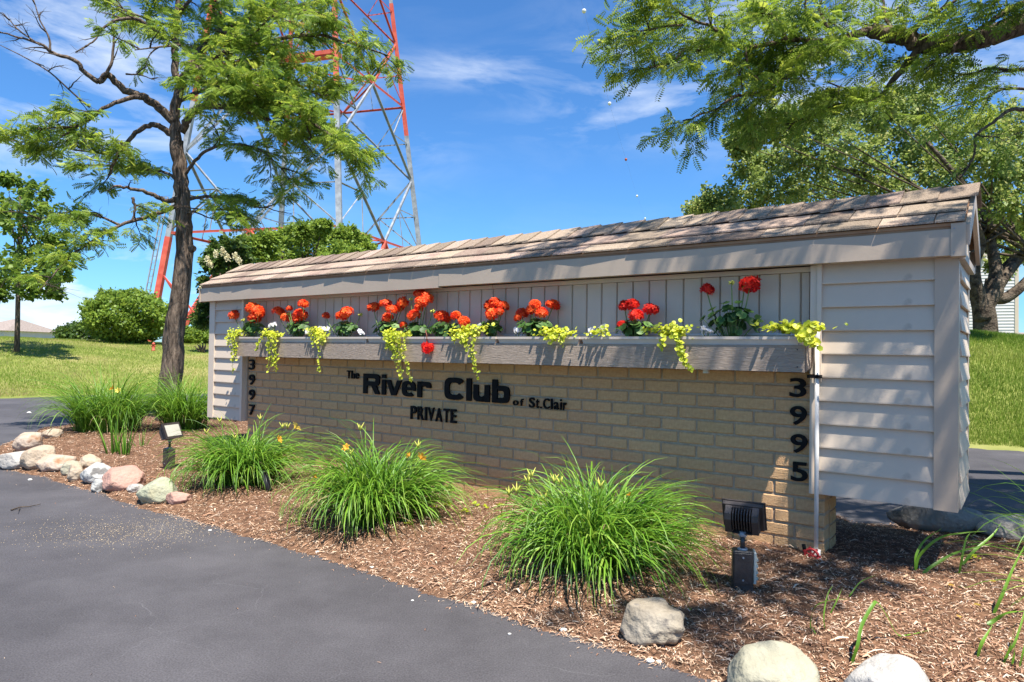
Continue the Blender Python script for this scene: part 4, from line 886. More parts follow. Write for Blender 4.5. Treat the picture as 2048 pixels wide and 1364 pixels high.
# ------------------------------------------------------------------ daylilies
def lily_arrays(r, n, br, Lr, el, curve, bias, wid, az=None, S=9, rank=None):
    a = r.rand(n) * 2 * pi if az is None else az; rad = br * np.sqrt(r.rand(n)); inner = rad / br
    K = max(3, n // 16); fa = r.rand(K) * 2 * pi; fr = br * 1.45 * np.sqrt(r.rand(K)); fi = r.randint(0, K, n)      # the clump is many small fans
    fx, fy = np.cos(fa) * fr, np.sin(fa) * fr
    if az is None and n > 60:
        ft = r.rand(K) * 2 * pi; fl = (.75 + .4 * r.rand(K))[fi]; wv = .55 + .45 * r.rand(n); dx = wv * fx[fi] / br + .75 * np.cos(ft[fi]) * np.sign(r.rand(n) - .5) + .35 * r.randn(n); dy = wv * fy[fi] / br + .75 * np.sin(ft[fi]) * np.sign(r.rand(n) - .5) + .35 * r.randn(n)
        a = np.arctan2(dy, dx); inner = np.clip(fr[fi] / (br * 1.45), 0, 1); B = np.stack([fx[fi] + .018 * r.randn(n), fy[fi] + .018 * r.randn(n), np.full(n, -.01)], 1)
    else: fl = 1; B = np.stack([np.cos(a) * rad, np.sin(a) * rad, np.full(n, -.01)], 1)
    L = (Lr[0] + (Lr[1] - Lr[0]) * r.rand(n)) * fl; th0 = np.radians(el[0] + (el[1] - el[0]) * r.rand(n)) + (1 - inner) * .12; th0 = np.minimum(th0, 1.53)
    cv = (curve[0] + (curve[1] - curve[0]) * r.rand(n)) * (.55 + .6 * inner); da = (r.rand(n) - .5) * .5; pts = [B]; p = B.copy(); dirs = []
    s = np.linspace(0, 1, S)
    for i in range(1, S):
        sm = (s[i] + s[i - 1]) / 2; th = th0 - cv * sm ** 1.6; aa = a + da * sm
        d = np.stack([np.cos(th) * np.cos(aa), np.cos(th) * np.sin(aa), np.sin(th)], 1) + np.array(bias) * sm; d = norm(d); dirs.append(d); p = p + d * (L / (S - 1))[:, None]; p[:, 2] = np.maximum(p[:, 2], .004 + .01 * r.rand(n)); pts.append(p)
    dirs.append(dirs[-1]); P = np.stack(pts, 1); D = np.stack(dirs, 1)
    side = norm(np.cross(D, np.array([0, 0, 1.]) + 0 * D)); nrm = np.cross(side, D); w = wid * (.7 + .6 * r.rand(n))[:, None] * np.array([.75] + [1 - .10 * k for k in range(1, S - 1)] + [.04])[None] ** 1.0; w = w[..., None] / 2
    tw = (r.rand(n) - .5)[:, None, None] * 1.1; side2 = side * np.cos(tw) + nrm * np.sin(tw); nr2 = np.cross(side2, D)
    V = np.stack([P - side2 * w + nr2 * w * .45, P, P + side2 * w + nr2 * w * .45], 2)       # n,S,3,3
    i = np.arange(S - 1)[:, None] * 3; f = np.concatenate([i + [[0, 1, 4, 3]], i + [[1, 2, 5, 4]]]); 
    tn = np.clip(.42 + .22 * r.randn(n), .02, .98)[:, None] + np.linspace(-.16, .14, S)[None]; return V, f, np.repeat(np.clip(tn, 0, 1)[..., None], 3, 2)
def petal_flower():
    q = MB()
    for k in range(6):
        a = k * pi / 3; w = .30 if k % 2 else .2; L = []
        for s_, ww, h in ((0, .06, 0), (.35, w * .8, .42), (.7, w, .66), (1., .05, .62)): L.append((s_, ww, h))
        vs = []
        for s_, ww, h in L:
            for sg_ in (-1, 1): vs.append((s_ * math.cos(a) - sg_ * ww * math.sin(a), s_ * math.sin(a) + sg_ * ww * math.cos(a), h + (.02 if k % 2 else 0)))
        q.add(vs, [(2 * i, 2 * i + 1, 2 * i + 3, 2 * i + 2) for i in range(3)], True)
    return q.mesh('lily_flower')
PF = {c: petal_flower() for c in ('daylily_flower', 'daylily_yellow')}
for c, m in PF.items(): m.materials.append(MATS[c])
def daylily(px, py, n, br, Lr, label, flowers=(), buds=(), bias=(.0, 0, 0), el=(52, 88), curve=(1.2, 2.9), wid=.0118, seed=1, parts=44, dry=0, name='daylily', cat='daylily', grp='daylily clumps in the bed', z=None):
    p = onz(px, py, .055); zb = bz(p.x, p.y) if z is None else z; e = empty(name, (p.x, p.y, zb - .005), 0, label=label, cat=cat, group=grp); r = np.random.RandomState(seed)
    V, f, t = lily_arrays(r, n, br, Lr, el, curve, bias, wid); k = V.shape[1] * 3
    m = n - parts; F2 = (f[None] + (np.arange(m) * k)[:, None, None]).reshape(-1, 4)
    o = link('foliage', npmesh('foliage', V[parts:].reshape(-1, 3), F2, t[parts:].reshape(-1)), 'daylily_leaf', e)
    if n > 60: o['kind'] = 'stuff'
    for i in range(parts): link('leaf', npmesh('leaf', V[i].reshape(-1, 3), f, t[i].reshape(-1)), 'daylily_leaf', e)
    if dry:
        V, f, t = lily_arrays(r, dry * 2, br, (Lr[0] * .6, Lr[1] * .85), (15, 70), (1, 2.6), bias, wid * .7); F2 = (f[None] + (np.arange(dry * 2) * k)[:, None, None]).reshape(-1, 4); link('dry_leaves', npmesh('dry_leaves', V.reshape(-1, 3), F2), 'dry_leaf', e)['kind'] = 'stuff'
    for j, (fx, fy, c, s_) in enumerate(flowers):
        dp = p.y - .06 - .1 * (j % 3) * .7; w = at(fx, fy, dp); lp = w - e.location; st_ = MB().tube(catmull([(lp.x * .3, lp.y * .3, 0), (lp.x * .7, lp.y * .7, lp.z * .65), tuple(lp)], 5), [.0035] * 6 + [.0022] * 5, 5).obj('flower_stalk', 'stem_green', e)
        o = link('flower', PF[c], None, e, lp, (-.9 + .5 * r.randn() * .4 if j % 2 == 0 else 1.1, .6 * r.randn() * .6, r.rand() * 6)); s2 = s_ * dp / FPX; o.scale = (s2, s2, s2)
    for j, (fx, fy) in enumerate(buds):
        dp = p.y - .12 + .06 * (j % 4); w = at(fx, fy, dp); lp = w - e.location; MB().tube(catmull([(lp.x * .3, lp.y * .3, 0), (lp.x * .7, lp.y * .7, lp.z * .65), tuple(lp)], 4), [.003] * 5 + [.002] * 4, 5).obj('flower_stalk', 'stem_green', e)
        b = MB()
        for q_ in range(4): d_ = Vector((math.sin(q_ * 2.1 + j) * .55, math.cos(q_ * 2.1 + j) * .55, 1)).normalized(); b.tube([(0, 0, -.004), d_ * .016, d_ * (.032 + .006 * q_)], [.002, .0048, .001], 5)
        b.obj('bud_cluster', 'bud', e, lp)
    return e
O_, Y_ = 'daylily_flower', 'daylily_yellow'
WB = (.22, -.04, 0)
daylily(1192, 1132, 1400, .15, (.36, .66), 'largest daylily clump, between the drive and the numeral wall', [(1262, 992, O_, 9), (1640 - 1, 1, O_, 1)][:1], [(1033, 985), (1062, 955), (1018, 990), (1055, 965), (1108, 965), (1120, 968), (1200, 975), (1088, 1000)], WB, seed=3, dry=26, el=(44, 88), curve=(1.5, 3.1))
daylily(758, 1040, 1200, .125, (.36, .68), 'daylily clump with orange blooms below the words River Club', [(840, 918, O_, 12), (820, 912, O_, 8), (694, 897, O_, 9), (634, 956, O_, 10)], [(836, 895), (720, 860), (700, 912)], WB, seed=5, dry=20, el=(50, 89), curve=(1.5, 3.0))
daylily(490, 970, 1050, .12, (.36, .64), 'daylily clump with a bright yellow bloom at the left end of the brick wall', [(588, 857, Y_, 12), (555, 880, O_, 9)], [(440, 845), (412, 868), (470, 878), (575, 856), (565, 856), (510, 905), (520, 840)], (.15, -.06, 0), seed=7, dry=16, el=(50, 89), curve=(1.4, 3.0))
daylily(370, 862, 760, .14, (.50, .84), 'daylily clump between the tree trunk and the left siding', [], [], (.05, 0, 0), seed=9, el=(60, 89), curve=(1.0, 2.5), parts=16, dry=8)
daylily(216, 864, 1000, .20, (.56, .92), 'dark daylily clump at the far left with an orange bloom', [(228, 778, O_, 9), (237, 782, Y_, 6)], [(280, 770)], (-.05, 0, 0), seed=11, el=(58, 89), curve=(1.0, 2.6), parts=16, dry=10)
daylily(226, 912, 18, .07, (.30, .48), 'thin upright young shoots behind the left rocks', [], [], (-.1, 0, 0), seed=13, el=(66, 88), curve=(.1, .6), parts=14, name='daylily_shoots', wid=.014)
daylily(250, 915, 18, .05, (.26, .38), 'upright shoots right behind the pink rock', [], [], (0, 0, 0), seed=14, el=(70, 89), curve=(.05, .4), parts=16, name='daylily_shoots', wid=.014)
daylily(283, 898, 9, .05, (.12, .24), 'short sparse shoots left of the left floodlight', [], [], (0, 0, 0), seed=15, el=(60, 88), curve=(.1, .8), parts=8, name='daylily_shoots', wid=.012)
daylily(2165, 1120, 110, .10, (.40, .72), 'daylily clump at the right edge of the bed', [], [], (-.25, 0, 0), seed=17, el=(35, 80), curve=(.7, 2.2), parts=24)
daylily(2260, 1250, 60, .10, (.45, .7), 'loose daylily clump near the right front corner', [], [], (-.3, 0, 0), seed=19, el=(30, 75), curve=(.5, 1.9), parts=20)
# single strap leaves placed where they stand: each list is one leaf, base first
def straps(label, leaves, wid=.013, cat='shoots', dy=0):
    b = onz(*leaves[0][0], .06); e = empty('daylily_shoots', (b.x, b.y, bz(b.x, b.y)), 0, label=label, cat=cat)
    for j, L in enumerate(leaves):
        g = onz(*L[0], .06); pts = [g - Vector((0, 0, .015))] + [at(px, py, g.y - .05 * i * (1 if j % 2 else -1) * .6) for i, (px, py) in enumerate(L[1:])]
        pts = [Vector((v.x, v.y, max(v.z, bz(v.x, v.y) + .004))) for v in pts]
        C = catmull(pts, 5); n = len(C); V = []
        for i, c_ in enumerate(C):
            t = (C[min(i + 1, n - 1)] - C[max(i - 1, 0)]).normalized(); s_ = t.cross(Vector((.3, -.6, .75))).normalized(); nn = s_.cross(t); w = wid / 2 * (1 - (i / (n - 1)) ** 2.2 * .93) * (.7 if i == 0 else 1)
            V += [c_ - s_ * w - nn * w * .3 - e.location, c_ - e.location, c_ + s_ * w - nn * w * .3 - e.location]
        f = np.array([q for i in range(n - 1) for q in ((3 * i, 3 * i + 1, 3 * i + 4, 3 * i + 3), (3 * i + 1, 3 * i + 2, 3 * i + 5, 3 * i + 4))]); link('leaf', npmesh('leaf', [tuple(v) for v in V], f, np.linspace(.35, .75, len(V))), 'daylily_leaf', e)
straps('pair of arching green leaves in the bed under the siding', [[(1831, 1150), (1833, 1110), (1850, 1080), (1883, 1057)], [(1832, 1150), (1842, 1108), (1880, 1075), (1930, 1065), (1975, 1062)], [(1846, 1156), (1870, 1128), (1905, 1108), (1945, 1096), (1988, 1086)]])
straps('upright green shoot beside the arching leaves', [[(1920, 1156), (1924, 1120), (1932, 1080), (1940, 1066)], [(1919, 1156), (1923, 1125), (1926, 1098)], [(1925, 1140), (1950, 1100), (1985, 1070), (2003, 1045)], [(1935, 1098), (1960, 1115), (1992, 1134)]])
straps('two long folded leaves between the white rock and floodlight', [[(1704, 1328), (1716, 1290), (1724, 1250), (1748, 1207), (1758, 1207), (1775, 1232), (1795, 1268), (1818, 1288), (1858, 1318)]], .012)
straps('small curved sprig right of the floodlight', [[(1698, 1205), (1704, 1185), (1722, 1163), (1752, 1150)], [(1622, 1272), (1622, 1240), (1632, 1212), (1660, 1200), (1695, 1198)], [(1650, 1270), (1648, 1230), (1655, 1190), (1665, 1172)], [(1632, 1280), (1626, 1255), (1622, 1235)], [(1660, 1240), (1672, 1205), (1685, 1175)]], .006)
straps('long strap leaf rising at the right edge of the picture', [[(1988, 1240), (2005, 1190), (2025, 1140), (2052, 1085)], [(1975, 1262), (1990, 1240), (2015, 1225), (2055, 1222)], [(1957, 1325), (1965, 1285), (1985, 1250)]], .014)
straps('cluster of thin green blades at the lower right corner', [[(2018, 1320), (2030, 1285), (2045, 1240), (2052, 1210)], [(2008, 1340), (2022, 1290), (2030, 1240)], [(2040, 1350), (2048, 1300), (2060, 1250)], [(2025, 1345), (2030, 1300), (2026, 1262)]], .009)
# seedlings and litter
for i, (px, py) in enumerate([(928, 1036), (950, 1022), (973, 1030), (1000, 1022), (1003, 1050), (870, 1028), (1310, 1020), (818, 1060), (897, 1022), (1948, 1135), (650, 1000)]):
    p = onz(px, py, .05); e = empty('seedling', (p.x, p.y, bz(p.x, p.y)), 0, label=['light green seedling with the most leaves, in the open mulch between two daylilies', 'tiny seedling just right of the leafiest one', 'third tiny seedling from the left between the daylilies', 'tiny seedling nearest the brick wall left of the largest daylily', 'tiny seedling touching the left edge of the largest daylily', 'tiny seedling right of the middle daylily', 'tiny seedling at the wall behind the largest daylily', 'tiny seedling at the right foot of the middle daylily', 'tiny seedling above and left of the leafiest one', 'small seedling beside the upright shoot under the siding', 'tiny seedling between the left and middle daylilies'][i], cat='seedling', group='seedlings scattered in the mulch'); r = np.random.RandomState(i); n = 9 if i != 0 else 16; D = rand_dirs(r, n); D[:, 2] = abs(D[:, 2]) * .6
    T, Fc = hexleaf(); V, F2 = scatter(T, Fc, D * .012 + [0, 0, .008], D, norm(np.array([0, 0, 1.]) + .4 * rand_dirs(r, n)), .012 + .01 * r.rand(n)); link('leaf', npmesh('leaf', V, F2, np.full(len(V), .3)), 'jenny_leaf', e)
for i, (px, py) in enumerate([(1954, 1228), (1918, 1252), (1815, 1300), (1663, 1136), (1985, 1180), (1902, 1190), (1962, 1305), (1765, 1190)]):
    p = onz(px, py, .05); V = np.array([(-.5, 0, 0), (-.15, -.3, .12), (.25, -.25, .06), (.5, 0, .1), (.2, .28, .14), (-.2, .3, .05)]) * (.028 if i != 3 else .02)
    tag(link('fallen_leaf', npmesh('fallen_leaf', V, [(0, 1, 2), (0, 2, 3), (0, 3, 4), (0, 4, 5)]), 'litter', None, (p.x, p.y, bz(p.x, p.y) + .010), (.2, .1, i * 1.3)), ['yellow dead leaf on the mulch between the arching leaves and the right strap leaf', 'rust orange dead leaf left of and below the yellow one', 'brown dead leaf near the white rock at the bottom right', 'small dead leaf between the floodlight and the siding', 'tan dead leaf below the upright green shoot', 'orange brown dead leaf below the pair of arching leaves', 'yellow brown dead leaf near the lower right corner', 'brown dead leaf above the long folded strap leaves'][i], 'leaf', 'dead leaves lying on the mulch')

# ------------------------------------------------------------------ trees
LT = []                                   # pinnate leaf template, unit length along x
def pinnate(pairs, lw=.075, ll=.24):
    V = []; Fc = []
    for k in range(pairs):
        x = .12 + .86 * k / pairs; z = -.25 * x * x
        for sg_ in (-1, 1):
            i = len(V); l = ll * (1 - .35 * abs(2 * k / pairs - .9)); V += [(x, 0, z), (x + .25 * l - lw * .3, sg_ * l * .5, z - .01), (x + .42 * l, sg_ * l, z - .06), (x + .25 * l + lw * .7, sg_ * l * .45, z - .0)]; Fc.append((i, i + 1, i + 2, i + 3))
    return np.array(V), np.array(Fc)
def rhomb(w=.32): return np.array([(0, 0, 0), (.45, -w, .08), (1, 0, -.06), (.45, w, .08)]), np.array([(0, 1, 2, 3)])
def wiggle(rg, p, d, L, n, dev, droop=0):
    pts = [p.copy()]; q = p.copy(); d = d.copy()
    for i in range(n):
        d = (d + Vector((rg.gauss(0, dev), rg.gauss(0, dev), rg.gauss(0, dev * .7) - droop))).normalized(); q = q + d * (L / n); pts.append(q.copy())
    return pts
def grow(skel, seed, gap=.2, sec=(.5, 1.1), ter=(.18, .42), lgap=.045, flat=.35, leafdens=1., tr=(.011, .003), cond=None, droop=.04, lean=(0, 0, 0)):
    """skel: (points, r0, r1, leafy from fraction or None). returns MB of limbs, MB of twigs, leaf positions and directions"""
    rg = random.Random(seed); limbs = MB(); tw = MB(); LP = []; LD = []; lean = Vector(lean)
    for pts, r0, r1, lf in skel:
        C = catmull(pts, 5); N = len(C); cum = [0]
        for i in range(N - 1): cum.append(cum[-1] + (C[i + 1] - C[i]).length)
        Lt = cum[-1]
        K = [c + Vector((rg.gauss(0, 1), rg.gauss(0, 1), rg.gauss(0, 1))) * min(r0, .05) * .13 for c in C]; K[0] = C[0]
        limbs.tube(K, [r0 + (r1 - r0) * (c / Lt) ** .8 for c in cum], 9 if r0 > .05 else 6)
        if lf is None: lf, bare = .35, True
        elif lf < 0: continue
        else: bare = False
        s = Lt * lf; side = 1
        while s < Lt:
            i = max(k for k in range(N - 1) if cum[k] <= s); f = (s - cum[i]) / max(cum[i + 1] - cum[i], 1e-6); p = K[i].lerp(K[i + 1], f); t = (C[i + 1] - C[i]).normalized()
            h = t.cross(Vector((0, 0, 1))); h = h.normalized() if h.length > .1 else Vector((1, 0, 0)); side = -side
            d = (t * rg.uniform(.2, .9) + h * side * rg.uniform(.4, 1.1) + Vector((0, 0, rg.uniform(-.35, .75))) + lean).normalized()
            L = rg.uniform(*sec) * (.65 if bare else 1) * (1 - .35 * s / Lt); S2 = wiggle(rg, p, d, L, 5, .16, droop); tw.tube(S2, [tr[0] * (1 - .16 * k) for k in range(6)], 4, False)
            for k in range(1, 6):
                for rep in range(2):
                    if bare and rg.random() < .55: continue
                    p2 = S2[k - 1].lerp(S2[k], rg.random()); t2 = (S2[k] - S2[k - 1]).normalized(); h2 = t2.cross(Vector((0, 0, 1))).normalized() * (1 if rep else -1)
                    d2 = (t2 * rg.uniform(.3, 1) + h2 * rg.uniform(.3, 1) + Vector((0, 0, rg.uniform(-.3, .4)))).normalized(); L2 = rg.uniform(*ter) * (.6 if bare else 1); S3 = wiggle(rg, p2, d2, L2, 3, .2, droop); tw.tube(S3, [tr[1], tr[1] * .8, tr[1] * .6, tr[1] * .3], 3, False)
                    if bare: continue
                    n = int(L2 / lgap * leafdens) + 1
                    for q in range(n):
                        if rg.random() > leafdens: continue
                        u = (q + rg.random()) / n * 2.99; a = S3[int(u)].lerp(S3[int(u) + 1], u - int(u)); t3 = (S3[int(u) + 1] - S3[int(u)]).normalized(); sd = t3.cross(Vector((0, 0, 1))); sd = sd.normalized() if sd.length > .1 else Vector((1, 0, 0))
                        dd = t3 * rg.uniform(.1, .9) + sd * rg.choice((-1, 1)) * rg.uniform(.4, 1) + Vector((0, 0, rg.uniform(-.7, .25))) + lean
                        if cond and not cond(a): continue
                        LP.append(tuple(a)); LD.append(tuple(dd))
            s += gap * rg.uniform(.6, 1.4)
    return limbs, tw, np.array(LP), np.array(LD)
def tree_obj(name, label, root, limbs, tw, LP, LD, tpl, size, seed, leafm, barkm, twigm='twig', cat='tree', group=None, upj=.5):
    e = empty(name, root, 0, label=label, cat=cat, group=group); R = Vector(root)
    for q, nm, m in ((limbs, 'trunk', barkm), (tw, 'branches', twigm)):
        if q and q.v:
            q.v = [tuple(Vector(v) - R) for v in q.v]; ob = q.obj(nm, m, e)
            if nm == 'branches': ob['kind'] = 'stuff'
    r = np.random.RandomState(seed); n = len(LP); up = norm(np.array([0, 0, 1.]) + upj * rand_dirs(r, n)); V, F2 = scatter(tpl[0], tpl[1], LP - np.array(root), LD, up, size * (.65 + .6 * r.rand(n)))
    g = .12 * wob(LP[:, 0] * 3, LP[:, 1] * 3, 1, 2) + .1 * wob(LP[:, 2] * 3, LP[:, 0] * 2.3, 1, 5); t = np.clip(.5 + .24 * r.randn(n) + g, 0, 1)
    o = link('crown', npmesh('crown', V, F2, np.repeat(t, len(tpl[0]))), leafm, e); o['kind'] = 'stuff'; return e

# honey locust at the left end of the bed; the limbs follow the sight lines, each at its own depth
TY = 8.9
def sk(pts, r0, r1, lf, Y0=TY, Y1=None):
    Y1 = Y0 if Y1 is None else Y1; n = len(pts); return ([at(x, y, Y0 + (Y1 - Y0) * i / (n - 1)) for i, (x, y) in enumerate(pts)], r0, r1, lf)
root = at(338, 845, TY); root.z = bz(root.x, root.y) - .02
skel = [([root, at(338, 800, TY), at(343, 740, TY), at(352, 640, TY), at(365, 560, TY), at(368, 470, TY), at(366, 400, TY), at(360, 340, TY), at(352, 280, TY)], .155, .082, -1),
        sk([(352, 285), (349, 240), (355, 195), (366, 155)], .072, .058, -1),
        sk([(366, 158), (385, 142), (425, 138), (470, 150), (540, 190), (620, 240), (700, 300)], .058, .012, .3, TY, TY - 1.2),
        sk([(366, 160), (352, 150), (350, 100), (352, 50), (360, -30), (380, -120)], .05, .02, .25),
        sk([(372, 150), (400, 100), (450, 60), (520, 30), (620, 5), (700, -30)], .045, .012, .15, TY, TY + 1.2),
        sk([(380, 142), (450, 105), (530, 85), (620, 70), (700, 85), (775, 112)], .045, .009, .15, TY, TY - .6),
        sk([(455, 105), (445, 60), (428, 20), (420, -30)], .028, .014, .2),
        sk([(352, 245), (311, 210), (286, 193), (252, 181), (218, 151), (197, 164)], .062, .036, -1, TY, TY - .5),
        sk([(197, 164), (168, 143), (151, 122), (105, 105), (80, 88), (25, 71), (-20, 58)], .034, .006, None, TY - .5, TY - 1),
        sk([(100, 104), (98, 75), (80, 40), (66, -5)], .014, .005, None, TY - .8),
        sk([(80, 90), (40, 62), (5, 25)], .012, .004, None, TY - .9),
        sk([(205, 155), (222, 130), (228, 90), (226, 50)], .022, .01, None, TY - .5),
        sk([(345, 78), (319, 71), (290, 46), (265, 36), (227, 42), (202, 63), (185, 84), (150, 105)], .035, .006, None, TY, TY - .6),
        sk([(252, 148), (280, 150), (310, 160)], .012, .005, None, TY - .5),
        sk([(350, 275), (322, 254), (298, 251), (265, 272), (235, 310), (217, 352)], .045, .018, .55, TY, TY - .4),
        sk([(282, 193), (245, 200), (205, 218), (170, 246), (150, 253), (90, 256), (40, 266)], .032, .006, .35, TY - .4, TY - 1),
        sk([(0, 90), (50, 115), (100, 145), (150, 190), (180, 215)], .004, .012, None, TY - 1, TY - .6),
        sk([(180, 235), (120, 275), (60, 285), (15, 280)], .014, .005, .1, TY - .7, TY - 1),
        sk([(250, 300), (200, 305), (150, 300), (90, 290)], .014, .005, .2, TY - .3, TY - .6),
        sk([(362, 265), (375, 240), (392, 218), (410, 212), (450, 213), (500, 222), (545, 245), (570, 275), (590, 270), (660, 290), (720, 312)], .052, .008, .4, TY, TY - 1),
        sk([(362, 360), (390, 322), (420, 298), (470, 288), (520, 300), (560, 335), (590, 375)], .026, .006, .3, TY, TY - .5),
        sk([(372, 400), (420, 392), (470, 398), (520, 415), (560, 405)], .028, .006, .25, TY, TY + .6),
        sk([(362, 395), (335, 402), (300, 388), (262, 376), (225, 372)], .04, .014, None, TY, TY - .7),
        sk([(360, 365), (330, 345), (280, 338), (235, 330), (190, 330)], .024, .006, .3, TY, TY + .5),
        sk([(360, 410), (300, 432), (240, 450), (190, 478), (150, 505), (115, 540), (80, 580)], .034, .006, .45, TY, TY - 1.2),
        sk([(240, 450), (190, 430), (130, 425), (60, 445)], .018, .005, .2, TY - .4, TY - .9),
        sk([(265, 395), (270, 420), (262, 445)], .02, .01, .3, TY - .6),
        sk([(365, 430), (400, 420), (450, 420), (490, 435)], .014, .004, .2, TY, TY - .6),
        sk([(362, 200), (410, 180), (480, 190), (560, 215), (640, 262)], .03, .008, .2, TY, TY - .6),
        sk([(370, 150), (420, 120), (500, 120), (590, 130), (660, 160)], .03, .008, .15, TY, TY + .6),
        sk([(360, 60), (300, 40), (250, 20), (200, -10)], .022, .006, .25, TY, TY + .4),
        sk([(360, 90), (310, 95), (270, 100)], .018, .006, .3, TY, TY - .7),
        sk([(362, 20), (400, -20), (460, -60)], .025, .01, .2),
        sk([(450, 150), (500, 175), (560, 160), (640, 190), (690, 180)], .02, .006, .1, TY, TY + .8), sk([(430, 60), (500, 70), (560, 20), (640, 25)], .02, .006, .1, TY, TY - .9), sk([(420, 138), (440, 180), (470, 200), (530, 215)], .018, .006, .2, TY, TY - .9),
        sk([(365, 160), (400, 165), (450, 175)], .02, .006, .3, TY, TY - 1.1)]
limbs, tw, LP, LD = grow(skel, 5, gap=.162, sec=(.3, .72), ter=(.12, .30), lgap=.032, droop=.03, leafdens=.97, cond=lambda a: (a.x > -4.1 and a.z > 3.0) or (math.sin(a.x * 7 + a.z * 5) + math.sin(a.z * 9 - a.y * 3)) > -1.0)
for k in range(9):        # knots and burls on the trunk
    pass
limbs.tube([at(383, 497, TY - .13), at(389, 497, TY - .15)], [.06, .035], 8)
tree_obj('honey_locust', 'leaning honey locust with dark bark and bare left limbs at the end of the bed', tuple(root), limbs, tw, LP, LD, pinnate(6, .15, .34), .115, 3, 'locust_leaf', 'bark', upj=1.3)

# honey locust overhead on the right: the trunk stands outside the picture
def s2(pts, r0, r1, lf, Y0, Y1=None):
    return sk([(1200 + x / 2.415, y / 2.415) for x, y in pts], r0, r1, lf, Y0, Y1)
tr = Vector((6.4, 4.6, .03))
T1 = at(2140, 30, 5.0)
skel = [([tr, tr + Vector((-.05, 0, 1.2)), tr + Vector((-.15, 0, 2.2)), tr + Vector((-.3, .05, 2.9))], .19, .14, -1),
        ([tr + Vector((-.3, .05, 2.85)), Vector((5.4, 4.8, 3.55)), T1, at(2048, 46, 5.0)], .12, .085, -1),
        s2([(2048, 110), (1900, 165), (1780, 200), (1650, 215), (1550, 215), (1480, 180), (1400, 165), (1310, 150)], .085, .055, .1, 5.0, 5.2),
        s2([(1310, 150), (1230, 165), (1180, 210), (1110, 250), (1030, 270), (960, 340), (880, 385), (790, 445), (700, 455), (620, 485), (560, 530), (500, 545), (400, 585)], .034, .006, .12, 5.2, 4.9),
        s2([(1240, 165), (1100, 195), (1010, 195), (900, 190), (830, 210), (700, 230), (640, 212)], .024, .014, .1, 5.2, 5.0),
        s2([(640, 212), (600, 190), (540, 130), (470, 105), (400, 70), (330, 15), (290, -50)], .014, .006, .1, 5.0, 4.8),
        s2([(640, 215), (560, 215), (480, 240), (400, 250), (330, 310), (230, 325)], .013, .004, .1, 5.0, 4.8),
        s2([(1310, 152), (1150, 190), (1000, 210), (900, 258), (790, 276)], .024, .008, .15, 5.2, 5.5),
        s2([(1550, 228), (1480, 310), (1410, 390), (1350, 470), (1250, 480), (1140, 510), (1040, 560), (950, 585), (890, 640)], .032, .006, .35, 5.1, 5.6),
        s2([(1350, 470), (1300, 440), (1200, 430), (1100, 400)], .012, .005, .2, 5.4, 5.2),
        s2([(1030, 270), (1000, 230), (1010, 160), (990, 60), (1000, -60)], .016, .006, .15, 5.1, 5.0),
        s2([(900, 190), (870, 130), (820, 60), (780, -30)], .014, .006, .1, 5.0, 5.2),
        s2([(540, 130), (520, 60), (500, -20)], .009, .005, .1, 4.9),
        s2([(400, 120), (300, 130), (200, 150), (110, 140)], .008, .003, .1, 4.9, 4.7),
        s2([(1100, 140), (1060, 40), (1100, -60)], .014, .006, .1, 5.2, 5.4),
        s2([(1420, 160), (1380, 80), (1360, -40)], .018, .008, .1, 5.1, 5.3),
        s2([(1500, 180), (1560, 100), (1640, 50), (1740, -10)], .02, .01, .2, 5.1, 4.9),
        s2([(2060, 10), (1950, 60), (1850, 130), (1740, 190), (1700, 260)], .028, .008, .3, 5.0, 4.8),
        s2([(700, 230), (720, 330), (780, 400), (790, 440)], .009, .004, .2, 5.0),
        s2([(880, 385), (870, 470), (820, 530)], .008, .003, .2, 5.1),
        s2([(2060, 530), (1980, 530), (1900, 590), (1820, 650), (1810, 720), (1800, 770), (1740, 860)], .014, .005, .55, 4.4, 4.3),
        s2([(2080, 330), (1980, 340), (1880, 330), (1780, 360), (1680, 350)], .016, .005, .2, 4.9, 5.3),
        s2([(2080, 430), (1950, 430), (1850, 480), (1760, 500)], .013, .005, .3, 5.3, 5.6)]
# limbs over the camera's right shoulder, out of the picture; they throw the dapples on the sign and mulch
base = tr + Vector((-.3, .05, 2.85))
for i, (tx, ty, tz) in enumerate([(2.6, 2.0, 4.3), (1.9, 3.2, 4.4), (3.4, 1.2, 4.1), (3.3, 2.6, 4.3), (1.2, 2.6, 4.6), (2.6, 3.8, 4.35), (4.4, 3.0, 4.2), (2.0, 1.2, 4.2), (3.8, .2, 4.0), (.7, 3.1, 4.6), (1.6, 2.1, 4.5), (2.3, 2.9, 4.25), (1.0, 3.7, 4.7), (1.5, 3.4, 4.6), (3.0, 3.3, 4.1), (1.3, .7, 4.4)]):
    e_ = Vector((tx, ty, tz)); skel.append(([base, base.lerp(e_, .4) + Vector((0, 0, .5)), base.lerp(e_, .75) + Vector((0, 0, .35)), e_], .07, .008, .4))
def oh(a):     # keep the crown as thin as the light on the sign shows it
    return not (a.y < 4.2 and a.x < 3.6 and (math.sin(a.x * 5.1 + a.y * 3) + math.sin(a.y * 6.3 - a.x * 2)) > 1.1)
limbs, tw, LP, LD = grow(skel, 8, gap=.175, sec=(.28, .62), ter=(.12, .30), lgap=.030, droop=.05, tr=(.006, .0022), lean=(-.25, 0, -.05), leafdens=.97, cond=oh)
tree_obj('honey_locust', 'honey locust limbs hanging into the sky from beyond the right edge', tuple(tr), limbs, tw, LP, LD, pinnate(7, .10, .27), .115, 4, 'locust_leaf', 'bark', upj=1.0)

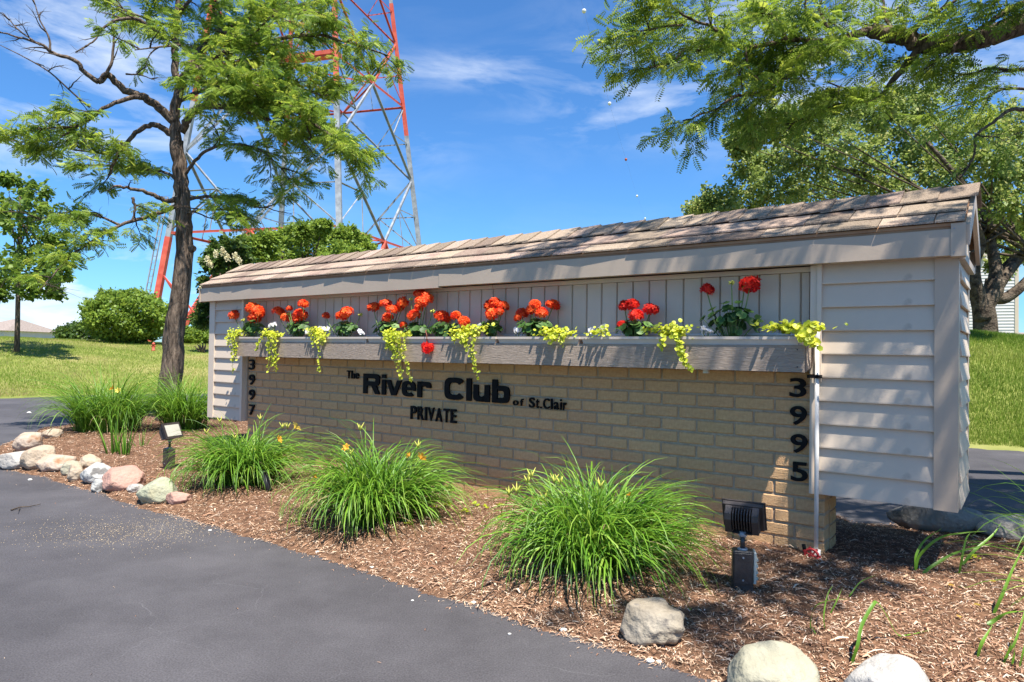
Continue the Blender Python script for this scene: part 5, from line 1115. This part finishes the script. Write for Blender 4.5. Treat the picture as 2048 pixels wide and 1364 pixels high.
# broad leaved crowns built of twigs: clumps = (px, py, radius px, depth)
def crown(clumps, r, leaf, per, ntw, twl=1.):
    P, D = [], []
    for c, rad in clumps:
        c = np.array(c); T = rand_dirs(r, ntw); T[:, 2] = T[:, 2] * .75; st = c + rand_dirs(r, ntw) * rad * .35 * r.rand(ntw)[:, None]
        for k in range(per):
            s = .25 + .75 * r.rand(ntw) ** .7; bend = rand_dirs(r, ntw) * .12 * rad; P.append(st + T * (rad * twl * s)[:, None] + bend * .5 + r.randn(ntw, 3) * leaf * .6); D.append(T + .9 * rand_dirs(r, ntw) + [0, 0, -.2])
    return np.concatenate(P), np.concatenate(D)
def pxc(L): return [(at(x, y, Y), rp * Y / FPX) for x, y, rp, Y in L]
def limbs_to(root, fork, cl, rg, r0, every=1):
    q = MB(); t = MB()
    for i, (c, rad) in enumerate(cl[::every]):
        f = fork[i % len(fork)]; mid = f.lerp(Vector(c), .5) + Vector((rg.gauss(0, .15), rg.gauss(0, .15), .12)) * (rad * .5 + .1); q.tube(catmull([f, mid, Vector(c)], 5), [r0 * (1 - .085 * k) for k in range(11)], 5)
        for k in range(7): d = Vector((rg.gauss(0, 1), rg.gauss(0, 1), rg.gauss(0, .8))).normalized(); t.tube(wiggle(rg, Vector(c), d, rad * .95, 4, .2), [r0 * .25, r0 * .2, r0 * .14, r0 * .09, r0 * .04], 4, False)
    return q, t
rg = random.Random(3); r = np.random.RandomState(5)
# crab apple on the rise behind the sign
cl = [(1425, 412, 42), (1490, 395, 55), (1555, 380, 60), (1500, 330, 42), (1560, 320, 62), (1500, 262, 40), (1560, 250, 55), (1625, 380, 60), (1630, 310, 65), (1620, 240, 55), (1690, 370, 65), (1700, 295, 70), (1690, 225, 52), (1765, 360, 65),
      (1770, 290, 70), (1765, 220, 55), (1835, 345, 62), (1840, 270, 65), (1830, 205, 50), (1905, 330, 60), (1910, 260, 65), (1985, 320, 60), (1990, 250, 60), (1975, 400, 50), (2040, 330, 55), (2040, 410, 55), (2010, 470, 48), (2060, 260, 60), (1920, 400, 42), (2060, 500, 40), (1960, 470, 36), (2110, 330, 70), (2110, 420, 60), (2005, 530, 26), (1480, 290, 30), (1400, 420, 28)]
cl = pxc([(x, y, q, rg.uniform(10.2, 14.2)) for x, y, q in cl])
g = at(1972, 668, 12.0); g.z = lz(g.x, g.y) - .1; F1 = at(1962, 590, 12); F2_ = at(1990, 575, 12)
L_, tw = limbs_to(g, [at(1945, 500, 12.0), at(1975, 470, 12), at(2035, 480, 12.2), at(2080, 520, 12)], cl, rg, .028)
for pts, a, b in [([g, at(1970, 640, 12), at(1968, 610, 12), at(1985, 585, 12), at(1990, 560, 12)], .20, .15), ([at(1968, 640, 11.95), at(1958, 600, 11.95), at(1947, 560, 11.9), at(1948, 520, 11.9), at(1960, 490, 11.9), at(1950, 450, 11.8)], .15, .08),
                  ([at(1985, 585, 12), at(1992, 540, 12), at(1983, 490, 12.1), at(1985, 440, 12.2)], .13, .06), ([at(1988, 580, 12), at(2010, 550, 12), at(2040, 515, 12.2), at(2070, 480, 12.3)], .12, .06), ([at(1985, 590, 12), at(2005, 598, 12), at(2035, 580, 12), at(2060, 555, 12), at(2100, 520, 12)], .11, .06),
                  ([at(2005, 555, 12), at(1997, 545, 12.2), at(2020, 520, 12.5), at(2035, 505, 12.6)], .06, .03), ([at(1950, 470, 11.9), at(1850, 400, 12.2), at(1700, 340, 12.4), at(1600, 330, 12.5)], .07, .03), ([at(1980, 450, 12), at(1920, 360, 12), at(1850, 280, 12)], .06, .03)]:
    L_.tube(catmull(pts, 5), [a + (b - a) * k / (5 * (len(pts) - 1)) for k in range(5 * (len(pts) - 1) + 1)], 10)
P, D = crown(cl, r, .055, 30, 62)
tree_obj('crab_apple', 'spreading crab apple with several trunks on the rise behind the sign', tuple(g), L_, tw, P, D, rhomb(.36), .068, 6, 'crab_leaf', 'crab_bark', upj=.9)
# tree behind the left half of the roof
cl = pxc([(x, y, q, rg.uniform(16, 19)) for x, y, q in [(500, 515, 40), (560, 500, 45), (620, 480, 42), (665, 490, 42), (640, 465, 26), (700, 505, 36), (590, 540, 45), (530, 560, 45), (660, 540, 45), (715, 530, 32), (480, 545, 32), (735, 498, 16), (690, 470, 24), (575, 472, 26), (530, 480, 24), (600, 462, 20), (500, 490, 26), (470, 510, 24), (645, 452, 16), (720, 480, 18), (560, 520, 44), (680, 515, 44), (625, 515, 46)]])
g = at(610, 690, 17.5); g.z = lz(g.x, g.y) - .1; L_, tw = limbs_to(g, [at(610, 600, 17.5)], cl, rg, .05); L_.tube([g, at(612, 650, 17.5), at(610, 600, 17.5)], [.16, .13, .11], 8)
P, D = crown(cl, r, .05, 24, 70)
tree_obj('ornamental_tree', 'dense bushy green tree behind the left half of the shingled roof', tuple(g), L_, tw, P, D, rhomb(.3), .085, 7, 'bush_leaf', 'bark', upj=.9)
# lilac tree with cream flower plumes
cl = pxc([(x, y, q, rg.uniform(12.5, 14)) for x, y, q in [(440, 500, 26), (465, 490, 24), (425, 530, 24), (450, 545, 30), (418, 570, 20), (440, 590, 26), (415, 610, 18), (480, 520, 24), (430, 640, 18), (408, 640, 10), (425, 515, 16)]])
g = at(455, 800, 13); g.z = .0 + max(0, lz(g.x, g.y)); L_, tw = limbs_to(g, [at(450, 620, 13)], cl, rg, .03); L_.tube([g, at(450, 620, 13)], [.07, .05], 7)
P, D = crown(cl, r, .05, 11, 34); e = tree_obj('lilac_tree', 'small dark leaved tree with cream flower plumes at the left gable of the sign', tuple(g), L_, tw, P, D, rhomb(.36), .10, 8, 'dark_leaf', 'bark', upj=.9)
for i, (px, py) in enumerate([(446, 503), (432, 508), (470, 512), (420, 528), (455, 515), (415, 520), (478, 522), (405, 578)]):
    c_ = np.array(at(px, py, 12.3)) - np.array(g); n = 90; d = rand_dirs(r, n) * np.array([.05, .05, .085]); V, F2 = scatter(*rhomb(.4), c_ + d * r.rand(n, 1) ** .4, rand_dirs(r, n), rand_dirs(r, n), np.full(n, .03)); link('flower_plume', npmesh('flower_plume', V, F2), 'cream_bloom', e)
# young maple on the left lawn
cl = pxc([(x, y, q, rg.uniform(17.5, 19.5)) for x, y, q in [(45, 372, 26), (25, 400, 26), (75, 385, 26), (15, 360, 14), (60, 420, 32), (95, 430, 26), (30, 450, 26), (80, 470, 32), (50, 500, 30), (15, 520, 30), (110, 480, 22), (95, 520, 30), (55, 545, 34), (20, 570, 30), (90, 560, 32), (125, 545, 20), (60, 585, 24), (110, 585, 16), (-10, 560, 30), (-5, 590, 14), (5, 430, 16)]])
g = at(34, 690, 18.5); g.z = lz(g.x, g.y) - .1; L_, tw = limbs_to(g, [at(35, 560, 18.5), at(38, 500, 18.5), at(40, 440, 18.5)], cl, rg, .022); L_.tube([g, at(35, 650, 18.5), at(36, 590, 18.5), at(38, 500, 18.5), at(40, 420, 18.5), at(42, 360, 18.5)], [.075, .06, .055, .045, .03, .012], 8)
P, D = crown(cl, r, .06, 9, 30); tree_obj('maple_tree', 'slim young maple standing on the far left lawn', tuple(g), L_, tw, P, D, rhomb(.42), .125, 9, 'maple_leaf', 'bark', upj=.9)

def shell_bush(name, label, px, py, rx, ry, Y, n, ls, m, seed, flat=1., z0=None, trunk=True):
    r = np.random.RandomState(seed); c = np.array(at(px, py, Y)); k = Y / FPX; a, b = rx * k, ry * k; g = Vector(c); g.z = lz(c[0], c[1]) - .05
    D = rand_dirs(r, n); bump = 1 + .07 * np.sin(D[:, 0] * 9 + 2 * D[:, 2] * 3) + .06 * np.sin(D[:, 1] * 11 + D[:, 2] * 7) + .05 * r.randn(n)
    P = c + D * np.array([a, a * .9, b]) * (bump * (.72 + .28 * r.rand(n) ** .5))[:, None]; P = P[P[:, 2] > g.z + .02 + .0 * P[:, 2]]; D = D[:len(P)]
    L_, tw = MB(), MB(); rg = random.Random(seed)
    if trunk:
        for i in range(9): d = Vector((rg.gauss(0, .5), rg.gauss(0, .5), 1)).normalized(); L_.tube(wiggle(rg, g, d, b * 1.3, 4, .2), [.05, .045, .035, .025, .01], 5)
    return tree_obj(name, label, tuple(g), L_, tw, P, rand_dirs(r, len(P)) + .4 * D, rhomb(.36), ls, seed, m, 'bark', cat='shrub', upj=1.2)
shell_bush('round_bush', 'large clipped round bush on the lawn left of the tree trunk', 256, 634, 80, 52, 24, 15000, .12, 'bush_leaf', 21)
shell_bush('shrub', 'low loose green shrub left of the round bush', 165, 672, 48, 26, 30, 5000, .13, 'dark_leaf', 22)
shell_bush('shrub', 'low bright shrub between the tree trunk and the sign', 388, 676, 42, 22, 27, 4500, .12, 'bush_leaf', 23)
shell_bush('shrub', 'small upright conifer tuft behind the round bush', 201, 600, 6, 22, 32, 500, .12, 'dark_leaf', 24)
shell_bush('shrub', 'thin sprawling shrub under the lilac at the sign\'s left end', 408, 640, 26, 18, 22, 900, .11, 'dark_leaf', 25)

# ------------------------------------------------------------------ lattice tower
TH, TR_, TA, APX = 2.853, 6.456, .947, 62.42
def tower_pt(k, z):
    s = 1 - z / APX; hx = (1, -1, -1, 1)[k % 4] * TR_; hy = (1, 1, -1, -1)[k % 4] * TR_ * TA
    return Vector((-13.621 + s * (hx * math.cos(TH) - hy * math.sin(TH)), 45 + s * (hx * math.sin(TH) + hy * math.cos(TH)), z + CAMH))
tw_ = empty('transmission_tower', (-13.621, 45, -1.8), 0, label='tall red and grey steel lattice tower rising behind the trees', cat='tower')
OT = Vector((-13.621, 45, -1.8))
def member(name, a, b, w, m, ang=True):
    q = MB(); w *= .85; a, b = Vector(a) - OT, Vector(b) - OT; q.beam(a, b, w, w * .32); 
    if ang: # an angle iron: two flanges
        t = (b - a).normalized(); s = t.cross(Vector((0, 0, 1))); s = s.normalized() if s.length > .05 else Vector((1, 0, 0)); n = t.cross(s).normalized(); q.beam(a + n * w * .5 + s * w * .4, b + n * w * .5 + s * w * .4, w * .12, w * .9)
    return q.obj(name, m, tw_)
LV = [-2.8, 6.9, 17.0, 25.6, 33, 39.5, 45]
def colz(z): return 'tower_red' if z < 6.6 or 15 < z < 24 or 33 < z < 40 else 'tower_grey'
for k in range(4):
    zz = [-2.8, 3, 6.6, 11, 15, 19, 24, 29, 33, 40, 46]
    for a, b in zip(zz[:-1], zz[1:]):
        m = MB(); w = .34 * (1 - a / 75); m.beam(tower_pt(k, a) - OT, tower_pt(k, b) - OT, w, w); m.obj('leg_section', colz((a + b) / 2), tw_)
for k in range(4):
    for i in range(len(LV) - 1):
        z0, z1 = LV[i], LV[i + 1]; zm = (z0 + z1) / 2; A0, A1, B0, B1 = tower_pt(k, z0), tower_pt(k, z1), tower_pt(k + 1, z0), tower_pt(k + 1, z1); Am, Bm = tower_pt(k, zm), tower_pt(k + 1, zm); M0, M1 = (A0 + B0) / 2, (A1 + B1) / 2; f = 1 - z0 / 70
        red = 'tower_red'
        if i: member('belt', A0, B0, .17 * f, red if i < 3 else colz(z0)); 
        q0 = lambda P, Q, t: P.lerp(Q, t)
        cb = colz(zm)
        if i:
            for P_, Q_ in ((M0, Am), (M0, Bm), (Am, M1), (Bm, M1)): member('brace', P_, Q_, .17 * f, cb)
        else:
            for P_, Q_ in ((A0, M1), (B0, M1)): member('brace', P_, Q_, .24 * f, 'tower_red')
            member('strut', tower_pt(k, 2), A0.lerp(M1, .5), .11, red); member('strut', tower_pt(k + 1, 2), B0.lerp(M1, .5), .11, red)
            member('strut', tower_pt(k, 4.4), A0.lerp(M1, .5), .10, red); member('strut', tower_pt(k + 1, 4.4), B0.lerp(M1, .5), .10, red)
            continue
        if i < 4:
            for leg, Am_, side0 in ((k, Am, A0), (k + 1, Bm, B0)):
                h = M0.lerp(Am_, .5); l1 = tower_pt(leg, z0 + (zm - z0) * .5); member('strut', h, l1, .10 * f, cb); member('strut', h, tower_pt(leg, z0 + .1), .10 * f, cb)
                h2 = Am_.lerp(M1, .5); l2 = tower_pt(leg, zm + (z1 - zm) * .5); member('strut', h2, l2, .10 * f, cb); member('strut', h2, tower_pt(leg, z1 - .1), .09 * f, cb); member('strut', M0.lerp(Am_, .5), M0.lerp(side0, .5), .07 * f, 'tower_grey')
    # plan bracing at each belt
    for i in range(1, 4):
        z0 = LV[i]; M = lambda j: (tower_pt(j, z0) + tower_pt(j + 1, z0)) / 2; member('strut', M(k), M(k + 1), .10, 'tower_red' if i < 3 else 'tower_grey')
# catwalk with a rail along the second belt
for a, b in ((0, 1), (1, 2)):
    A, B = tower_pt(a, 17.0), tower_pt(b, 17.0); c_ = Vector((-13.6, 45, 18)); inn = Vector(((c_ - (A + B) / 2).x, (c_ - (A + B) / 2).y, 0)).normalized() * .55
    if a == 0:
        member('catwalk', A + inn * .5 + Vector((0, 0, .12)), B + inn * .5 + Vector((0, 0, .12)), .9, 'tower_red', False)
        for h in (.6, 1.15): member('rail', A + Vector((0, 0, h)), B + Vector((0, 0, h)), .045, 'tower_grey', False)
        for t in (0, .2, .4, .6, .8, 1): p = A.lerp(B, t); member('rail_post', p + Vector((0, 0, .1)), p + Vector((0, 0, 1.15)), .045, 'tower_grey', False)
q = MB(); a, b = tower_pt(0, -2.6) - OT + Vector((-.55, -.2, 0)), tower_pt(0, 9) - OT + Vector((-.5, -.2, 0))
for s_ in (-.12, .12): q.beam(a + Vector((s_, 0, 0)), b + Vector((s_, 0, 0)), .06)
for k in range(30): p = a.lerp(b, k / 29); q.beam(p - Vector((.12, 0, 0)), p + Vector((.12, 0, 0)), .035)
q.obj('ladder', 'tower_grey', tw_)
# power line with marker balls
BP = [at(x, y, Y) for x, y, Y in [(1168, 22, 92), (1219, 207, 118), (1252, 319, 150), (1274, 392, 178), (1290, 437, 205)]]
pl = MB().tube(catmull([at(1085, -320, 60)] + BP + [at(1308, 500, 260)], 4), .007, 5).obj('power_line', 'wire'); tag(pl, 'faint thin power line crossing the blue sky', 'power line')
for i, p in enumerate(BP):
    q = MB(); R_ = .30; vs = []; n = 12
    for a in range(1, 8):
        for b in range(n): vs.append((R_ * math.sin(pi * a / 8) * math.cos(2 * pi * b / n), R_ * math.sin(pi * a / 8) * math.sin(2 * pi * b / n), R_ * math.cos(pi * a / 8)))
    fs = [(a * n + b, a * n + (b + 1) % n, (a + 1) * n + (b + 1) % n, (a + 1) * n + b) for a in range(6) for b in range(n)]; N = len(vs); vs += [(0, 0, R_), (0, 0, -R_)]
    fs += [(N, (b + 1) % n, b) for b in range(n)] + [(N + 1, 6 * n + b, 6 * n + (b + 1) % n) for b in range(n)]
    o = q.add(vs, fs, True).obj('marker_ball', ['ball_white', 'ball_white', 'ball_red', 'ball_white', 'ball_white'][i], None, p); tag(o, ['pale marker ball highest on the power line', 'pale marker ball second from the top of the line', 'dark red marker ball in the middle of the line', 'tiny pale marker ball below the red one', 'lowest and smallest pale marker ball just above the roof'][i], 'marker ball', 'aerial marker balls on the power line')
    for s_ in (-1, 1): MB().tube([(0, 0, s_ * .28), (0, 0, s_ * .36)], .05, 6).obj('clamp', 'wire', o)

# ------------------------------------------------------------------ houses
hs = empty('house', (0, 0, 0), 0, label='grey sided house behind the crab apple at the right edge', cat='house')
a = at(2033, 676, 25); b = at(1850, 676, 26.5); gz = lz(a.x, a.y) - .5; ht = at(2033, 505, 25).z; hs.location = (a.x, a.y, gz)
dirn = Vector((b.x - a.x, b.y - a.y, 0)); Lw = dirn.length; ang = math.atan2(dirn.y, dirn.x); hs.rotation_euler = (0, 0, ang); H = ht - gz; wm = {}
me = MB().prism([(0, .1143), (-.0, .1143), (.016, .004), (.016, 0), (0, 0)][1:], 'x', 0, Lw).mesh('clapboard'); nb = int(H / .1127)
for k in range(nb): link('clapboard', me, 'house_siding', hs, (0, .0, k * .1127))
MB().box(.0, Lw, -7, -.001, 0, H).obj('wall', 'house_siding', hs)
for x in (-.06, Lw - .04): MB().box(x, x + .11, -.03, .028, 0, H).obj('corner_board', 'light_trim', hs)
MB().prism([(.45, H - .05), (.45, H + .03), (-3.5, H + 2.3), (-7.4, H + .03), (-7.4, H - .05)], 'x', .9, Lw + .4).obj('roof', 'grey_roof', hs)
MB().box(.9, Lw + .4, .4505, .50, H - .12, H + .05).obj('gutter', 'light_trim', hs)
w_ = MB().box(Lw * .55, Lw * .55 + .9, .005, .045, H - 1.7, H - .4).obj('window', 'light_trim', hs); MB().box(Lw * .55 + .08, Lw * .55 + .82, .046, .052, H - 1.62, H - .48).obj('pane', 'window_glass', w_)
def far_house(px0, px1, pyb, pye, pyr, Y, label, gab):
    p0, p1 = at(px0, pyb, Y), at(px1, pyb, Y); e = empty('house', (p0.x, p0.y, -2.2), 0, label=label, cat='house'); W_ = p1.x - p0.x; he = at(px0, pye, Y).z + 2.2; hr = at(px0, pyr, Y).z + 2.2
    MB().box(0, W_, 0, 9, 0, he).obj('wall', 'house_siding', e)
    MB().add([(-.5, -.5, he), (W_ + .5, -.5, he), (W_ + .5, 9.5, he), (-.5, 9.5, he), (gab, 4.5, hr), (W_ - gab, 4.5, hr)], [(0, 3, 2, 1), (0, 1, 5, 4), (1, 2, 5), (2, 3, 4, 5), (3, 0, 4)]).obj('roof', 'far_roof', e)
    w2 = MB().box(W_ * .4, W_ * .4 + 1.2, -.03, -.001, he - 2, he - .6).obj('window', 'light_trim', e); MB().box(W_ * .4 + .1, W_ * .4 + 1.1, -.04, -.031, he - 1.9, he - .7).obj('pane', 'window_glass', w2)
far_house(-90, 32, 690, 676, 643, 80, 'brown hipped roof of a distant house at the left horizon', 3.5)
far_house(-60, 8, 690, 660, 634, 78, 'higher brown roof peak at the very left edge of the picture', 1.5)
far_house(32, 56, 690, 684, 671, 84, 'small low distant roof right of the young maple', .4)
far_house(2038, 2120, 690, 676, 662, 90, 'distant reddish roof at the right edge beyond the grey house', 1.5)
# little orange hydrant on the lawn by the round bush
p = at(307, 692, 21.5); e = empty('hydrant', (p.x, p.y, lz(p.x, p.y)), 0, label='small red orange hydrant on the lawn by the round bush', cat='hydrant'); e.scale = (.62, .62, .72)
q = MB(); q.tube([(0, 0, 0), (0, 0, .03), (0, 0, .031), (0, 0, .26), (0, 0, .27), (0, 0, .31), (0, 0, .35), (0, 0, .37)], [.09, .09, .065, .06, .08, .07, .035, .01], 10); q.obj('barrel', 'tower_red', e)
for s_ in (-1, 1): MB().tube([(s_ * .05, 0, .2), (s_ * .11, 0, .2)], .03, 8).obj('nozzle', 'tower_red', e)
